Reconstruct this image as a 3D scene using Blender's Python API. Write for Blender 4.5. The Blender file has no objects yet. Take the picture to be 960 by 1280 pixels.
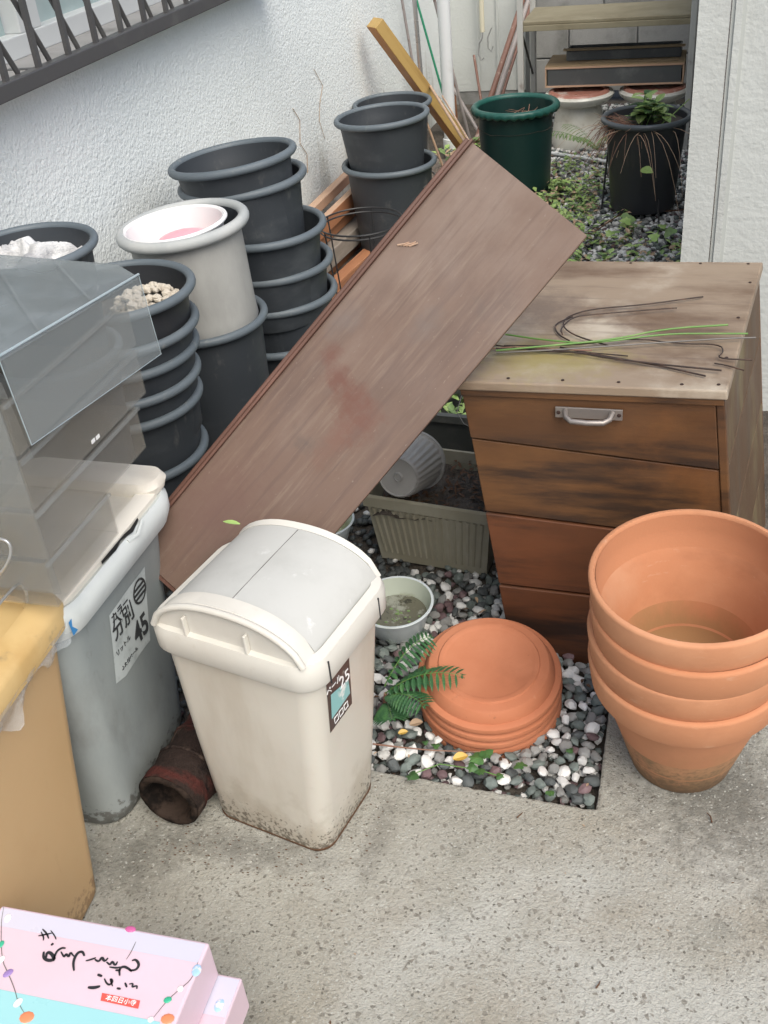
import bpy, math, random
import numpy as np
from mathutils import Vector, Matrix, noise, Euler
R = math.radians
random.seed(7)
# ------------------------------------------------------------------ camera, world, sun, exposure
sc = bpy.context.scene
HC, YAW, PITCH, ROLL, FOC = 1.55, R(19), R(34), R(6.2), 1300.0
_fwd = Vector((0, math.cos(PITCH), -math.sin(PITCH))); _r = Vector((1, 0, 0)); _u = _r.cross(_fwd)
_Rt = _r*math.cos(ROLL) - _u*math.sin(ROLL); _Up = _r*math.sin(ROLL) + _u*math.cos(ROLL)
_Z = Matrix.Rotation(YAW, 3, 'Z')
FWD, RT, UP = _Z @ _fwd, _Z @ _Rt, _Z @ _Up
cd = bpy.data.cameras.new('camera'); cam = bpy.data.objects.new('camera', cd)
sc.collection.objects.link(cam); sc.camera = cam
m = Matrix((RT, UP, -FWD)).transposed().to_4x4(); m.translation = (0, 0, HC); cam.matrix_world = m
cd.sensor_fit = 'VERTICAL'; cd.sensor_height = 36; cd.lens = 36*FOC/1280
cd.clip_start = .05; cd.clip_end = 200
sc.render.resolution_x, sc.render.resolution_y = 768, 1024
w = bpy.data.worlds.new('World'); sc.world = w; w.use_nodes = True
nt = w.node_tree; bg = nt.nodes['Background']
sky = nt.nodes.new('ShaderNodeTexSky'); sky.sky_type = 'NISHITA'; sky.sun_disc = False
SUN_EL, SUN_AZ = R(53), R(140)          # azimuth measured clockwise from +Y
sky.sun_elevation = SUN_EL; sky.sun_rotation = SUN_AZ
sky.air_density = 1.0; sky.dust_density = 4.0; sky.ozone_density = 1.0
nt.links.new(sky.outputs[0], bg.inputs[0]); bg.inputs[1].default_value = .125
sd = bpy.data.lights.new('sun', 'SUN'); sd.energy = 1.45; sd.angle = R(50); sd.color = (.99, 1, .92)
so = bpy.data.objects.new('sun', sd); sc.collection.objects.link(so)
dv = Vector((math.sin(SUN_AZ)*math.cos(SUN_EL), math.cos(SUN_AZ)*math.cos(SUN_EL), math.sin(SUN_EL)))
so.rotation_euler = dv.to_track_quat('Z', 'Y').to_euler()
sc.view_settings.view_transform = 'Standard'; sc.view_settings.look = 'None'
sc.view_settings.exposure = 0.66; sc.view_settings.gamma = 1
sc.cycles.max_bounces = 10; sc.cycles.transparent_max_bounces = 24; sc.cycles.transmission_bounces = 10

# ------------------------------------------------------------------ helpers
def ray(px, py): return FWD*FOC + RT*(px-480) - UP*(py-640)
CAM = Vector((0, 0, HC))
def at(px, py, z=0.0):
    d = ray(px, py); return CAM + d*((z-HC)/d.z)
def atv(px, py, v):
    d = ray(px, py); return CAM + d*(v/d.y)
def atu(px, py, u):
    d = ray(px, py); return CAM + d*(u/d.x)
COL = sc.collection
MW = {}
def T(x, y, z, rz=0, rx=0, ry=0):
    return Matrix.Translation((x, y, z)) @ Euler((rx, ry, rz)).to_matrix().to_4x4()
def setp(o, label=None, cat=None, group=None, kind=None):
    if label: o['label'] = label
    if cat: o['category'] = cat
    if group: o['group'] = group
    if kind: o['kind'] = kind
    return o
def thing(name, label, cat, mat4=None, group=None):
    o = bpy.data.objects.new(name, None); o.empty_display_size = .05; COL.objects.link(o)
    mat4 = mat4 or Matrix(); o.matrix_world = mat4; MW[o.name] = mat4.copy()
    return setp(o, label, cat, group)
class MB:
    def __init__(s): s.v = []; s.f = []; s.m = []
    def add(s, vs, fs, mi=0, M=None):
        n = len(s.v)
        s.v += [tuple(M @ Vector(p)) if M is not None else tuple(p) for p in vs]
        s.f += [tuple(i+n for i in f) for f in fs]; s.m += [mi]*len(fs); return s
    def box(s, c, d, mi=0, M=None):
        x, y, z = c; a, b, e = d[0]/2, d[1]/2, d[2]/2
        vs = [(x+i*a, y+j*b, z+k*e) for k in (-1, 1) for j in (-1, 1) for i in (-1, 1)]
        return s.add(vs, [(0, 2, 3, 1), (4, 5, 7, 6), (0, 1, 5, 4), (1, 3, 7, 5), (3, 2, 6, 7), (2, 0, 4, 6)], mi, M)
    def hexa(s, vs, mi=0, M=None):   # 8 corners, bottom ring ccw then top ring ccw
        return s.add(vs, [(3, 2, 1, 0), (4, 5, 6, 7), (0, 1, 5, 4), (1, 2, 6, 5), (2, 3, 7, 6), (3, 0, 4, 7)], mi, M)
    def loft(s, rings, mi=0, M=None, close=False, cap=(True, True)):
        n = len(rings[0]); vs = [p for r in rings for p in r]; fs = []
        K = len(rings)
        for k in range(K if close else K-1):
            a, b = k*n, ((k+1) % K)*n
            for i in range(n):
                j = (i+1) % n; fs.append((a+i, a+j, b+j, b+i))
        if not close:
            if cap[0]: fs.append(tuple(range(n-1, -1, -1)))
            if cap[1]: fs.append(tuple((K-1)*n+i for i in range(n)))
        return s.add(vs, fs, mi, M)
    def lathe(s, prof, seg=40, mi=0, M=None, wob=None):
        rings = []
        for k, (r, z) in enumerate(prof):
            rings.append([((r+(wob(a, k) if wob else 0))*math.cos(a), (r+(wob(a, k) if wob else 0))*math.sin(a), z) for a in [2*math.pi*i/seg for i in range(seg)]])
        return s.loft(rings, mi, M, cap=(False, False))
    def disc(s, r, z, seg=32, mi=0, M=None, up=True):
        vs = [(r*math.cos(2*math.pi*i/seg), r*math.sin(2*math.pi*i/seg), z) for i in range(seg)]
        f = tuple(range(seg)); return s.add(vs, [f if up else f[::-1]], mi, M)
    def tube(s, pts, r, seg=8, mi=0, M=None, r2=None):
        pts = [Vector(p) for p in pts]; rings = []; n = len(pts); nn = None
        for i, p in enumerate(pts):
            t = (pts[min(i+1, n-1)] - pts[max(i-1, 0)]).normalized()
            if nn is None: nn = t.orthogonal().normalized()
            nn = (nn - t*nn.dot(t)).normalized(); b = t.cross(nn)
            rr = r if r2 is None else r + (r2-r)*i/(n-1)
            rings.append([tuple(p + (nn*math.cos(a)+b*math.sin(a))*rr) for a in [2*math.pi*k/seg for k in range(seg)]])
        return s.loft(rings, mi, M)
    def leaf(s, p, d, nrm, L, W, mi=0, fold=.15, n=4, curl=.15):
        p, d, nrm = Vector(p), Vector(d).normalized(), Vector(nrm); sd_ = d.cross(nrm).normalized(); nrm = sd_.cross(d)
        vs = []; fs = []
        for i in range(n+1):
            t = i/n; ww = W*math.sin(math.pi*min(1, (t*.93+.05)))**.8/2; c = p + d*(L*t) - nrm*(curl*L*t*t)
            vs += [c - sd_*ww + nrm*ww*fold*2, c, c + sd_*ww + nrm*ww*fold*2]
        for i in range(n):
            a = i*3; fs += [(a, a+1, a+4, a+3), (a+1, a+2, a+5, a+4)]
        return s.add(vs, fs, mi)
    def build(s, name, mats, parent=None, smooth=False, bevel=0, seg=2, world=False, kind=None, angle=35, label=None, mesh=None):
        me = mesh or bpy.data.meshes.new(name)
        if mesh is None:
            vs = s.v
            if world and parent is not None:
                inv = MW[parent.name].inverted(); vs = [tuple(inv @ Vector(p)) for p in vs]
            me.from_pydata(vs, [], s.f); 
            for mm in (mats if isinstance(mats, (list, tuple)) else [mats]): me.materials.append(mm)
            if any(s.m): me.polygons.foreach_set('material_index', s.m)
            if smooth:
                me.polygons.foreach_set('use_smooth', [True]*len(s.f)); me.set_sharp_from_angle(angle=R(angle))
            me.update()
        o = bpy.data.objects.new(name, me); COL.objects.link(o)
        if parent is not None:
            o.parent = parent; MW[o.name] = MW[parent.name]
        else: MW[o.name] = Matrix()
        if bevel:
            b = o.modifiers.new('bevel', 'BEVEL'); b.width = bevel; b.segments = seg; b.limit_method = 'ANGLE'; b.angle_limit = R(40)
        if kind: o['kind'] = kind
        if label: o['label'] = label
        return o
def rrect(w_, d_, r, z, n=5, cx=0, cy=0, bow=0):
    out = []
    for q, (sx, sy) in enumerate(((1, 1), (-1, 1), (-1, -1), (1, -1))):
        for i in range(n+1):
            a = math.pi/2*q + math.pi/2*i/n
            x = sx*(w_/2-r) + r*math.cos(a); y = sy*(d_/2-r) + r*math.sin(a)
            if bow: x += bow*math.copysign(1-(2*y/d_)**2, x); y += bow*math.copysign(1-(2*x/w_)**2, y) if abs(x) < w_/2 else 0
            out.append((cx+x, cy+y, z))
    return out
def copy_tree(o, mat4, label=None):
    r = o.copy(); COL.objects.link(r); r.matrix_world = mat4; MW[r.name] = mat4.copy()
    if label: r['label'] = label
    for ch in o.children:
        c = ch.copy(); COL.objects.link(c); c.parent = r; MW[c.name] = MW[r.name]
        for g in ch.children:
            d = g.copy(); COL.objects.link(d); d.parent = c
    return r
def text(name, body, size, mat_, parent, M, ext=.0004, sx=1.0, bold=0.0):
    cu = bpy.data.curves.new('t', 'FONT'); cu.body = body; cu.size = size; cu.extrude = ext; cu.align_x = 'CENTER'; cu.align_y = 'CENTER'; cu.offset = bold
    to = bpy.data.objects.new('t', cu); COL.objects.link(to)
    bpy.context.view_layer.update()
    me = bpy.data.meshes.new_from_object(to.evaluated_get(bpy.context.evaluated_depsgraph_get()))
    bpy.data.objects.remove(to)
    me.transform(M @ Matrix.Diagonal((sx, 1, 1, 1))); me.materials.clear(); me.materials.append(mat_)
    o = bpy.data.objects.new(name, me); COL.objects.link(o); o.parent = parent; MW[o.name] = MW[parent.name]
    return o

# ------------------------------------------------------------------ materials
def mat(name, c, layers=(), rough=.5, rvar=.1, bump=(), metallic=0, spec=.5, alpha=1, trans=0, ior=1.45, speck=None, hue=0.0, coat=0, sss=0, spots=()):
    """layers: (colour, scale, lo, hi, stretch, (z0,z1) or None, strength) ; bump: (scale, strength, stretch, distance)"""
    M = bpy.data.materials.new(name); M.use_nodes = True; n = M.node_tree.nodes; l = M.node_tree.links
    b = n['Principled BSDF']; tc = n.new('ShaderNodeTexCoord'); oi = n.new('ShaderNodeObjectInfo')
    off = n.new('ShaderNodeVectorMath'); off.operation = 'MULTIPLY_ADD'; off.inputs[1].default_value = (1, 1, 1)
    mul = n.new('ShaderNodeVectorMath'); mul.operation = 'SCALE'; mul.inputs['Scale'].default_value = 37.0
    cmb = n.new('ShaderNodeCombineXYZ')
    for i in range(3): l.new(oi.outputs['Random'], cmb.inputs[i])
    l.new(cmb.outputs[0], mul.inputs[0]); l.new(tc.outputs['Object'], off.inputs[0]); l.new(mul.outputs[0], off.inputs[2])
    def vec(st):
        mp = n.new('ShaderNodeMapping'); mp.inputs['Scale'].default_value = st; l.new(off.outputs[0], mp.inputs[0]); return mp.outputs[0]
    def mixc(fac, a, bcol):
        mx = n.new('ShaderNodeMix'); mx.data_type = 'RGBA'; l.new(fac, mx.inputs[0])
        if isinstance(a, tuple): mx.inputs[6].default_value = (*a, 1)
        else: l.new(a, mx.inputs[6])
        mx.inputs[7].default_value = (*bcol, 1); return mx.outputs[2]
    cur = c
    for L in layers:
        colr, scl, lo, hi = L[:4]; st = L[4] if len(L) > 4 and L[4] else (1, 1, 1); zr = L[5] if len(L) > 5 else None; k = L[6] if len(L) > 6 else 1
        nz = n.new('ShaderNodeTexNoise'); nz.inputs['Scale'].default_value = scl; nz.inputs['Detail'].default_value = 7; nz.inputs['Roughness'].default_value = .62
        l.new(vec(st), nz.inputs['Vector'])
        mr = n.new('ShaderNodeMapRange'); mr.interpolation_type = 'SMOOTHSTEP'
        mr.inputs['From Min'].default_value = lo; mr.inputs['From Max'].default_value = hi; mr.inputs['To Max'].default_value = k
        src = nz.outputs['Fac']
        if zr:
            sp = n.new('ShaderNodeSeparateXYZ'); l.new(tc.outputs['Object'], sp.inputs[0])
            m2 = n.new('ShaderNodeMapRange'); m2.inputs['From Min'].default_value = zr[0]; m2.inputs['From Max'].default_value = zr[1]
            m2.inputs['To Min'].default_value = .28; m2.inputs['To Max'].default_value = -.3
            l.new(sp.outputs[2], m2.inputs[0]); ad = n.new('ShaderNodeMath'); ad.operation = 'ADD'
            l.new(src, ad.inputs[0]); l.new(m2.outputs[0], ad.inputs[1]); src = ad.outputs[0]
        l.new(src, mr.inputs[0]); cur = mixc(mr.outputs[0], cur, colr)
    for (cc, rad, colr, st_) in spots:
        mp = n.new('ShaderNodeMapping'); mp.vector_type = 'TEXTURE'; mp.inputs['Location'].default_value = cc; mp.inputs['Scale'].default_value = rad; l.new(tc.outputs['Object'], mp.inputs[0])
        ln = n.new('ShaderNodeVectorMath'); ln.operation = 'LENGTH'; l.new(mp.outputs[0], ln.inputs[0])
        nz = n.new('ShaderNodeTexNoise'); nz.inputs['Scale'].default_value = 34; nz.inputs['Detail'].default_value = 9; nz.inputs['Roughness'].default_value = .72; l.new(tc.outputs['Object'], nz.inputs['Vector'])
        ma = n.new('ShaderNodeMath'); ma.operation = 'MULTIPLY_ADD'; ma.inputs[1].default_value = 2.2; l.new(nz.outputs['Fac'], ma.inputs[0]); l.new(ln.outputs['Value'], ma.inputs[2])
        mr = n.new('ShaderNodeMapRange'); mr.inputs['From Min'].default_value = 2.2; mr.inputs['From Max'].default_value = 1.25; mr.inputs['To Min'].default_value = 0; mr.inputs['To Max'].default_value = st_
        l.new(ma.outputs[0], mr.inputs[0]); cur = mixc(mr.outputs[0], cur, colr)
    if speck:   # (scale, colour, threshold)
        for (scl, colr, th) in speck:
            vo = n.new('ShaderNodeTexVoronoi'); vo.inputs['Scale'].default_value = scl; l.new(off.outputs[0], vo.inputs['Vector'])
            sp = n.new('ShaderNodeSeparateColor'); l.new(vo.outputs['Color'], sp.inputs[0])
            mr = n.new('ShaderNodeMapRange'); mr.inputs['From Min'].default_value = th; mr.inputs['From Max'].default_value = min(1, th+.08)
            l.new(sp.outputs[0], mr.inputs[0]); cur = mixc(mr.outputs[0], cur, colr)
    if hue:
        hs = n.new('ShaderNodeHueSaturation'); mr = n.new('ShaderNodeMapRange'); mr.inputs['To Min'].default_value = 1-hue; mr.inputs['To Max'].default_value = 1+hue
        l.new(oi.outputs['Random'], mr.inputs[0]); l.new(mr.outputs[0], hs.inputs['Value'])
        if isinstance(cur, tuple): hs.inputs['Color'].default_value = (*cur, 1)
        else: l.new(cur, hs.inputs['Color'])
        cur = hs.outputs[0]
    if isinstance(cur, tuple): b.inputs['Base Color'].default_value = (*cur, 1)
    else: l.new(cur, b.inputs['Base Color'])
    nr = n.new('ShaderNodeTexNoise'); nr.inputs['Scale'].default_value = 9; nr.inputs['Detail'].default_value = 5; l.new(off.outputs[0], nr.inputs['Vector'])
    rr = n.new('ShaderNodeMapRange'); rr.inputs['From Min'].default_value = .3; rr.inputs['From Max'].default_value = .7
    rr.inputs['To Min'].default_value = max(.02, rough-rvar); rr.inputs['To Max'].default_value = min(1, rough+rvar)
    l.new(nr.outputs['Fac'], rr.inputs[0]); l.new(rr.outputs[0], b.inputs['Roughness'])
    b.inputs['Metallic'].default_value = metallic; b.inputs['Specular IOR Level'].default_value = spec; b.inputs['IOR'].default_value = ior
    b.inputs['Alpha'].default_value = alpha; b.inputs['Transmission Weight'].default_value = trans; b.inputs['Coat Weight'].default_value = coat
    if sss:
        b.inputs['Subsurface Weight'].default_value = sss; b.inputs['Subsurface Scale'].default_value = .01
    prev = None
    for B in bump:
        scl, stg, st, dist = B[:4]; typ = B[4] if len(B) > 4 else 'n'
        if typ == 'v':
            t = n.new('ShaderNodeTexVoronoi'); t.feature = 'SMOOTH_F1'; t.inputs['Smoothness'].default_value = .6; out = t.outputs['Distance']
        else:
            t = n.new('ShaderNodeTexNoise'); t.inputs['Detail'].default_value = 4; out = t.outputs['Fac']
        t.inputs['Scale'].default_value = scl; l.new(vec(st), t.inputs['Vector'])
        bp = n.new('ShaderNodeBump'); bp.inputs['Strength'].default_value = stg; bp.inputs['Distance'].default_value = dist
        if typ == 'v': bp.invert = True
        l.new(out, bp.inputs['Height'])
        if prev: l.new(prev, bp.inputs['Normal'])
        prev = bp.outputs[0]
    if prev: l.new(prev, b.inputs['Normal'])
    return M
S1 = (1, 1, 1)
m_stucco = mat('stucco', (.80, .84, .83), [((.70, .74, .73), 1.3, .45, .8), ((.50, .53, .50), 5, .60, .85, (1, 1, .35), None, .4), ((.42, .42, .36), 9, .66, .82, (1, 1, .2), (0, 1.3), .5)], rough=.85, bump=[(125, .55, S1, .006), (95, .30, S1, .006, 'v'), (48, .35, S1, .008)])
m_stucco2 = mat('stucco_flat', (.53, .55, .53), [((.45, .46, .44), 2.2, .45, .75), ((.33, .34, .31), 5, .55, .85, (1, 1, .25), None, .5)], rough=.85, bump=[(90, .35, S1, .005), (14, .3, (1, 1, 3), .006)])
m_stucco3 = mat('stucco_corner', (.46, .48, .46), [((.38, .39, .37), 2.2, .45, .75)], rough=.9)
m_block = mat('concrete_block', (.30, .30, .29), [((.18, .18, .17), 5, .45, .75)], rough=.9, bump=[(120, .6, S1, .004)])
m_conc = mat('concrete', (.345, .335, .29), [((.25, .235, .19), 3.2, .45, .72, None, None, .75), ((.42, .415, .375), 1.7, .48, .66), ((.23, .19, .13), 1.3, .55, .72, None, None, .6), ((.14, .14, .115), 9, .60, .8, None, None, .55), ((.20, .19, .16), 150, .54, .68, None, None, .5), ((.46, .47, .43), 170, .56, .68, None, None, .5)],
             rough=.9, speck=[(260, (.13, .12, .10), .92), (340, (.44, .44, .40), .95), (150, (.20, .185, .155), .95)], bump=[(150, .9, S1, .004), (330, .9, S1, .003)],
             spots=[((.13, 1.36, .04), (.22, .20, .3), (.11, .105, .09), .8), ((.33, 1.20, .04), (.16, .22, .3), (.15, .145, .12), .6), ((-.475, 1.15, .04), (.03, .12, .3), (.13, .12, .10), .5), ((-.72, 1.08, .04), (.20, .05, .3), (.12, .115, .10), .7), ((-.90, 1.02, .04), (.10, .10, .3), (.11, .105, .09), .7), ((-.2, .86, .04), (.15, .12, .3), (.27, .23, .17), .4), ((-.06, 1.15, .04), (.12, .08, .3), (.42, .43, .40), .5)])  # dark patches by terracotta pots and bin feet paint contact shade; others are stains
m_soil = mat('soil', (.10, .085, .07), [((.05, .042, .035), 9, .4, .7), ((.17, .15, .125), 4, .5, .8)], rough=.95, bump=[(60, 1, S1, .012), (200, .8, S1, .005)])
m_dust = mat('dry_soil', (.27, .225, .19), [((.15, .12, .10), 8, .45, .75), ((.36, .32, .28), 20, .55, .8)], rough=.95, bump=[(50, 1, S1, .012), (220, .8, S1, .004)])
m_pot = mat('grey_pot_plastic', (.036, .042, .049), [((.062, .070, .077), 5, .5, .75, (1, 1, 2)), ((.16, .16, .15), 26, .58, .8, (1, 1, .5), None, .5), ((.10, .095, .085), 12, .6, .85, (1, 1, .3), None, .3)], rough=.52, bump=[(300, .12, S1, .001)])  # darker than the rim: shade between stacked pots is put into this colour
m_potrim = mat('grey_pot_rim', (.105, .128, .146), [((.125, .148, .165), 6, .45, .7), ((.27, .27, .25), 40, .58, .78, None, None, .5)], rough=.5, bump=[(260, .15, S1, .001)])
m_potold = mat('dusty_grey_pot', (.30, .30, .285), [((.40, .40, .38), 4, .4, .7, (1, 1, .5)), ((.22, .21, .19), 14, .6, .8, (1, 1, .3), None, .5)], rough=.7, bump=[(200, .2, S1, .001)])
m_potoldr = mat('dusty_grey_rim', (.36, .38, .38), [((.46, .47, .46), 5, .4, .7)], rough=.65)
m_white = mat('white_plastic', (.74, .74, .74), [((.60, .56, .53), 12, .6, .85)], rough=.45)
m_pink = mat('pink_plastic', (.80, .38, .44), [((.85, .52, .56), 5, .45, .7)], rough=.5)
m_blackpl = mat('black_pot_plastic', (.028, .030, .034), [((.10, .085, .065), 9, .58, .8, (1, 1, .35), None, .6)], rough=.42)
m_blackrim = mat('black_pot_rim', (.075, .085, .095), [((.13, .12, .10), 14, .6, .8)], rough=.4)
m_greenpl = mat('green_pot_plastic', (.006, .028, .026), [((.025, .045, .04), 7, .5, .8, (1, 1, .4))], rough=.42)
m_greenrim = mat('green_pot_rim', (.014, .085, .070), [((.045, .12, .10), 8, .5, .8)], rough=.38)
m_terra = mat('terracotta', (.49, .215, .108), [((.36, .15, .075), 5, .5, .7, (1, 1, 2), None, .6), ((.60, .40, .28), 30, .60, .74, (1, 1, 3), None, .35), ((.58, .28, .15), 3, .4, .7), ((.42, .18, .09), 10, .55, .8, None, None, .6), ((.58, .36, .23), 2.1, .56, .75, None, None, .4)], rough=.82, bump=[(180, .12, S1, .002)])
m_terraold = mat('stained_terracotta', (.46, .21, .11), [((.38, .21, .105), 9, .4, .6, None, None, .7), ((.20, .13, .065), 14, .46, .80, None, (.0, .27), .75), ((.16, .10, .055), 90, .52, .80, None, (-.02, .30), .7)], rough=.86, bump=[(180, .2, S1, .002)])
m_terrain = mat('stained_terracotta_inside', (.49, .215, .108), [((.32, .19, .085), 6, .42, .72, (1, 1, .5), (-.02, .25), .85), ((.40, .18, .09), 4, .5, .7, None, None, .6), ((.56, .46, .36), 50, .70, .86, None, (.0, .12), .5)], rough=.85, bump=[(180, .15, S1, .002)])
m_saucer = mat('saucer_terracotta', (.46, .165, .08), [((.34, .115, .055), 6, .5, .72, None, None, .7), ((.14, .07, .045), 40, .66, .76, None, None, .5), ((.60, .34, .22), 26, .64, .8, None, None, .35), ((.53, .21, .11), 4, .4, .7), ((.28, .12, .08), 11, .64, .8, None, None, .35)], rough=.8, bump=[(200, .1, S1, .002)])
SPOTS = [((.222, -.112, 0), (.020, .030, .2), (.115, .04, .025), .6), ((.18, -.135, 0), (.036, .030, .2), (.11, .038, .024), .75), ((.14, -.15, 0), (.042, .036, .2), (.115, .042, .026), .8), ((.100, -.172, 0), (.042, .050, .2), (.12, .047, .03), .8), ((.11, -.23, 0), (.028, .06, .2), (.14, .06, .04), .5), ((.244, -.05, 0), (.03, .05, .2), (.12, .095, .085), .55), ((.12, .04, 0), (.03, .05, .2), (.12, .10, .09), .4), ((.20, -.47, 0), (.09, .13, .2), (.12, .065, .05), .7)]
m_board = mat('weathered_plywood_panel', (.138, .086, .062), [((.21, .158, .128), 2.0, .4, .68, (1, .6, 1)), ((.105, .066, .05), 8, .48, .72, (1, .35, 1), None, .8), ((.095, .058, .045), 70, .48, .70, (1, .05, 1), None, .6), ((.235, .175, .13), 90, .52, .75, (1, .07, 1), None, .38), ((.075, .06, .052), 5, .58, .76, None, None, .6), ((.28, .23, .19), 220, .66, .72, (1, .3, 1), None, .4)], rough=.55, bump=[(160, .35, (1, .05, 1), .002), (12, .15, S1, .004)],
    spots=SPOTS)
m_stain = mat('panel_red_stain', (.13, .05, .032), [((.20, .10, .075), 30, .5, .7, (1, .12, 1))], rough=.6)
m_boardedge = mat('panel_trim', (.10, .045, .03), [((.22, .11, .08), 30, .5, .75, (1, .1, 1))], rough=.5)
m_boxw = mat('stained_box_board', (.095, .043, .018), [((.155, .072, .027), 3.5, .42, .68, (.5, 1, 1.2)), ((.035, .02, .013), 7, .45, .66, (.35, 1, 2.4), None, .95), ((.05, .028, .018), 28, .5, .75, (.1, 1, 1.5), None, .6), ((.22, .085, .026), 2.5, .54, .74, None, None, .6)], rough=.55, bump=[(110, .2, (.08, 1, 1), .002)])
m_boxw2 = mat('reddish_box_board', (.095, .036, .016), [((.15, .054, .022), 3.5, .42, .68, (.5, 1, 1.2)), ((.03, .017, .012), 6, .46, .66, (.35, 1, 2.2), None, .95), ((.05, .022, .014), 28, .5, .75, (.1, 1, 1.5), None, .6)], rough=.55, bump=[(110, .2, (.08, 1, 1), .002)])
m_boxside = mat('mossy_box_side', (.085, .048, .024), [((.15, .12, .06), 5, .45, .65, (1, .8, .3)), ((.08, .06, .04), 8, .5, .68, (1, 1, .15), None, .7)], rough=.65, bump=[(80, .3, (1, 1, .1), .003)])
m_lid = mat('weathered_lid', (.27, .205, .145), [((.13, .08, .048), 5, .42, .68, (.5, 1.3, 1)), ((.45, .39, .31), 3.2, .5, .7), ((.10, .065, .05), 34, .55, .75, (.07, 1, 1), None, .7), ], spots=[((.06, .10, .68), (.16, .10, .3), (.27, .225, .08), .8), ((.02, .33, .68), (.10, .12, .3), (.14, .10, .075), .8)], rough=.5, bump=[(110, .25, (.06, 1, 1), .002)])
m_metal = mat('dull_metal', (.30, .27, .25), [((.22, .18, .15), 12, .55, .75)], rough=.48, metallic=.7)
m_metaldk = mat('dark_wire', (.05, .035, .03), [((.12, .07, .05), 30, .5, .7)], rough=.5, metallic=.3)
m_blackwire = mat('black_wire', (.02, .02, .022), rough=.4)
m_greywire = mat('grey_wire', (.17, .16, .15), rough=.5, metallic=.4)
m_nail = mat('rusty_nail', (.05, .03, .025), rough=.7, metallic=.4)
m_stemg = mat('green_stem', (.12, .25, .06), [((.2, .3, .1), 20, .5, .7)], rough=.4)
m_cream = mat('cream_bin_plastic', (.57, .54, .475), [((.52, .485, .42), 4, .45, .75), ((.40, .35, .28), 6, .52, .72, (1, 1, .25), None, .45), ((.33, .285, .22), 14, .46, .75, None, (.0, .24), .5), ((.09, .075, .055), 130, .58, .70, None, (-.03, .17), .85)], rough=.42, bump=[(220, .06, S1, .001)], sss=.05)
m_creamlid = mat('cream_lid_plastic', (.62, .60, .545), [((.56, .53, .475), 4, .45, .75), ((.42, .37, .29), 22, .60, .8, None, None, .55), ((.36, .32, .26), 7, .62, .8, (1, 1, 3), None, .4)], rough=.5, spec=.35)
m_flap = mat('grey_white_flap', (.49, .49, .465), [((.42, .42, .395), 5, .42, .7), ((.78, .78, .77), 14, .62, .75, None, None, .6), ((.40, .38, .34), 60, .62, .8, None, None, .5)], rough=.68, spec=.25)
m_greybin = mat('grey_bin_plastic', (.25, .28, .28), [((.12, .125, .115), 26, .60, .76, (1, 1, .5), None, .5), ((.34, .37, .365), 2.5, .42, .7, (1, 1, .4)), ((.17, .175, .165), 7, .5, .75, (1, 1, .5), None, .6), ((.09, .085, .075), 60, .52, .66, None, (0, .1), .8)], rough=.48, bump=[(220, .1, S1, .001)])
m_greycollar = mat('grey_bin_collar', (.56, .59, .58), [((.47, .50, .49), 6, .45, .7), ((.25, .24, .22), 30, .66, .8, None, None, .5)], rough=.45)
m_binlid = mat('ivory_bin_lid', (.70, .66, .58), [((.58, .53, .46), 7, .45, .75), ((.30, .26, .22), 24, .62, .8, None, None, .6)], rough=.5)
m_orange = mat('orange_bin_plastic', (.50, .335, .175), [((.38, .24, .11), 22, .62, .78, (1, 1, .4), None, .4), ((.44, .285, .14), 3, .45, .7), ((.20, .12, .06), 70, .55, .7, None, (0, .12), .7)], rough=.45, bump=[(220, .05, S1, .001)], sss=.05)
m_orangelid = mat('yellow_bin_lid', (.57, .40, .18), [((.48, .31, .12), 5, .45, .7), ((.22, .17, .10), 11, .58, .72, None, None, .8)], rough=.42)
def glassy(name, tint, alpha, rough=.12, layers=()):
    return mat(name, tint, layers, rough=rough, rvar=.06, alpha=alpha, spec=.6)
m_clear = glassy('clear_smoky_plastic', (.30, .32, .32), .25, .14)
m_clear2 = glassy('drawer_smoky_plastic', (.26, .25, .225), .19, .2, [((.25, .23, .19), 5, .4, .7)])
m_top = glassy('drawer_top_plastic', (.22, .245, .25), .60, .22, [((.34, .38, .40), 4, .42, .7), ((.46, .48, .48), 40, .64, .8, (.3, 1, 1), None, .4)])
m_flapcl = glassy('clear_bluish_flap', (.34, .38, .39), .26, .07)
m_edgecl = glassy('clear_plastic_edge', (.42, .50, .54), .62, .06)
m_bag = mat('clear_bag', (.62, .66, .68), rough=.12, rvar=.05, alpha=.30, spec=.9, bump=[(40, .9, S1, .01)])
m_blue = mat('blue_print', (.05, .25, .55), rough=.5)
m_ink = mat('black_ink', (.02, .02, .025), rough=.6)
m_inkworn = mat('worn_black_ink', (.035, .038, .04), [((.3, .33, .33), 60, .58, .68)], rough=.6)
m_label = mat('worn_label', (.52, .57, .57), [((.34, .38, .38), 14, .50, .7), ((.3, .33, .33), 50, .6, .75)], rough=.55)
m_stickd = mat('sticker_dark', (.075, .05, .045), [((.3, .3, .28), 45, .62, .75)], rough=.4)
m_stickt = mat('sticker_teal', (.25, .50, .50), [((.7, .75, .72), 30, .52, .62), ((.05, .06, .06), 22, .62, .7)], rough=.4)
m_log = mat('charred_bark', (.028, .019, .016), [((.10, .07, .055), 18, .52, .66, (1, 1, .4)), ((.085, .022, .018), 7, .50, .64, (1, 1, 3), None, .7), ((.01, .008, .008), 22, .55, .7)], rough=.85, spec=.15, bump=[(30, .7, (1, 1, .3), .008), (140, .8, S1, .005)])
m_logend = mat('log_cut_ring', (.04, .028, .022), [((.010, .008, .007), 24, .42, .6)], rough=.9, spec=.1, bump=[(60, .8, S1, .006)])
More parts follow.
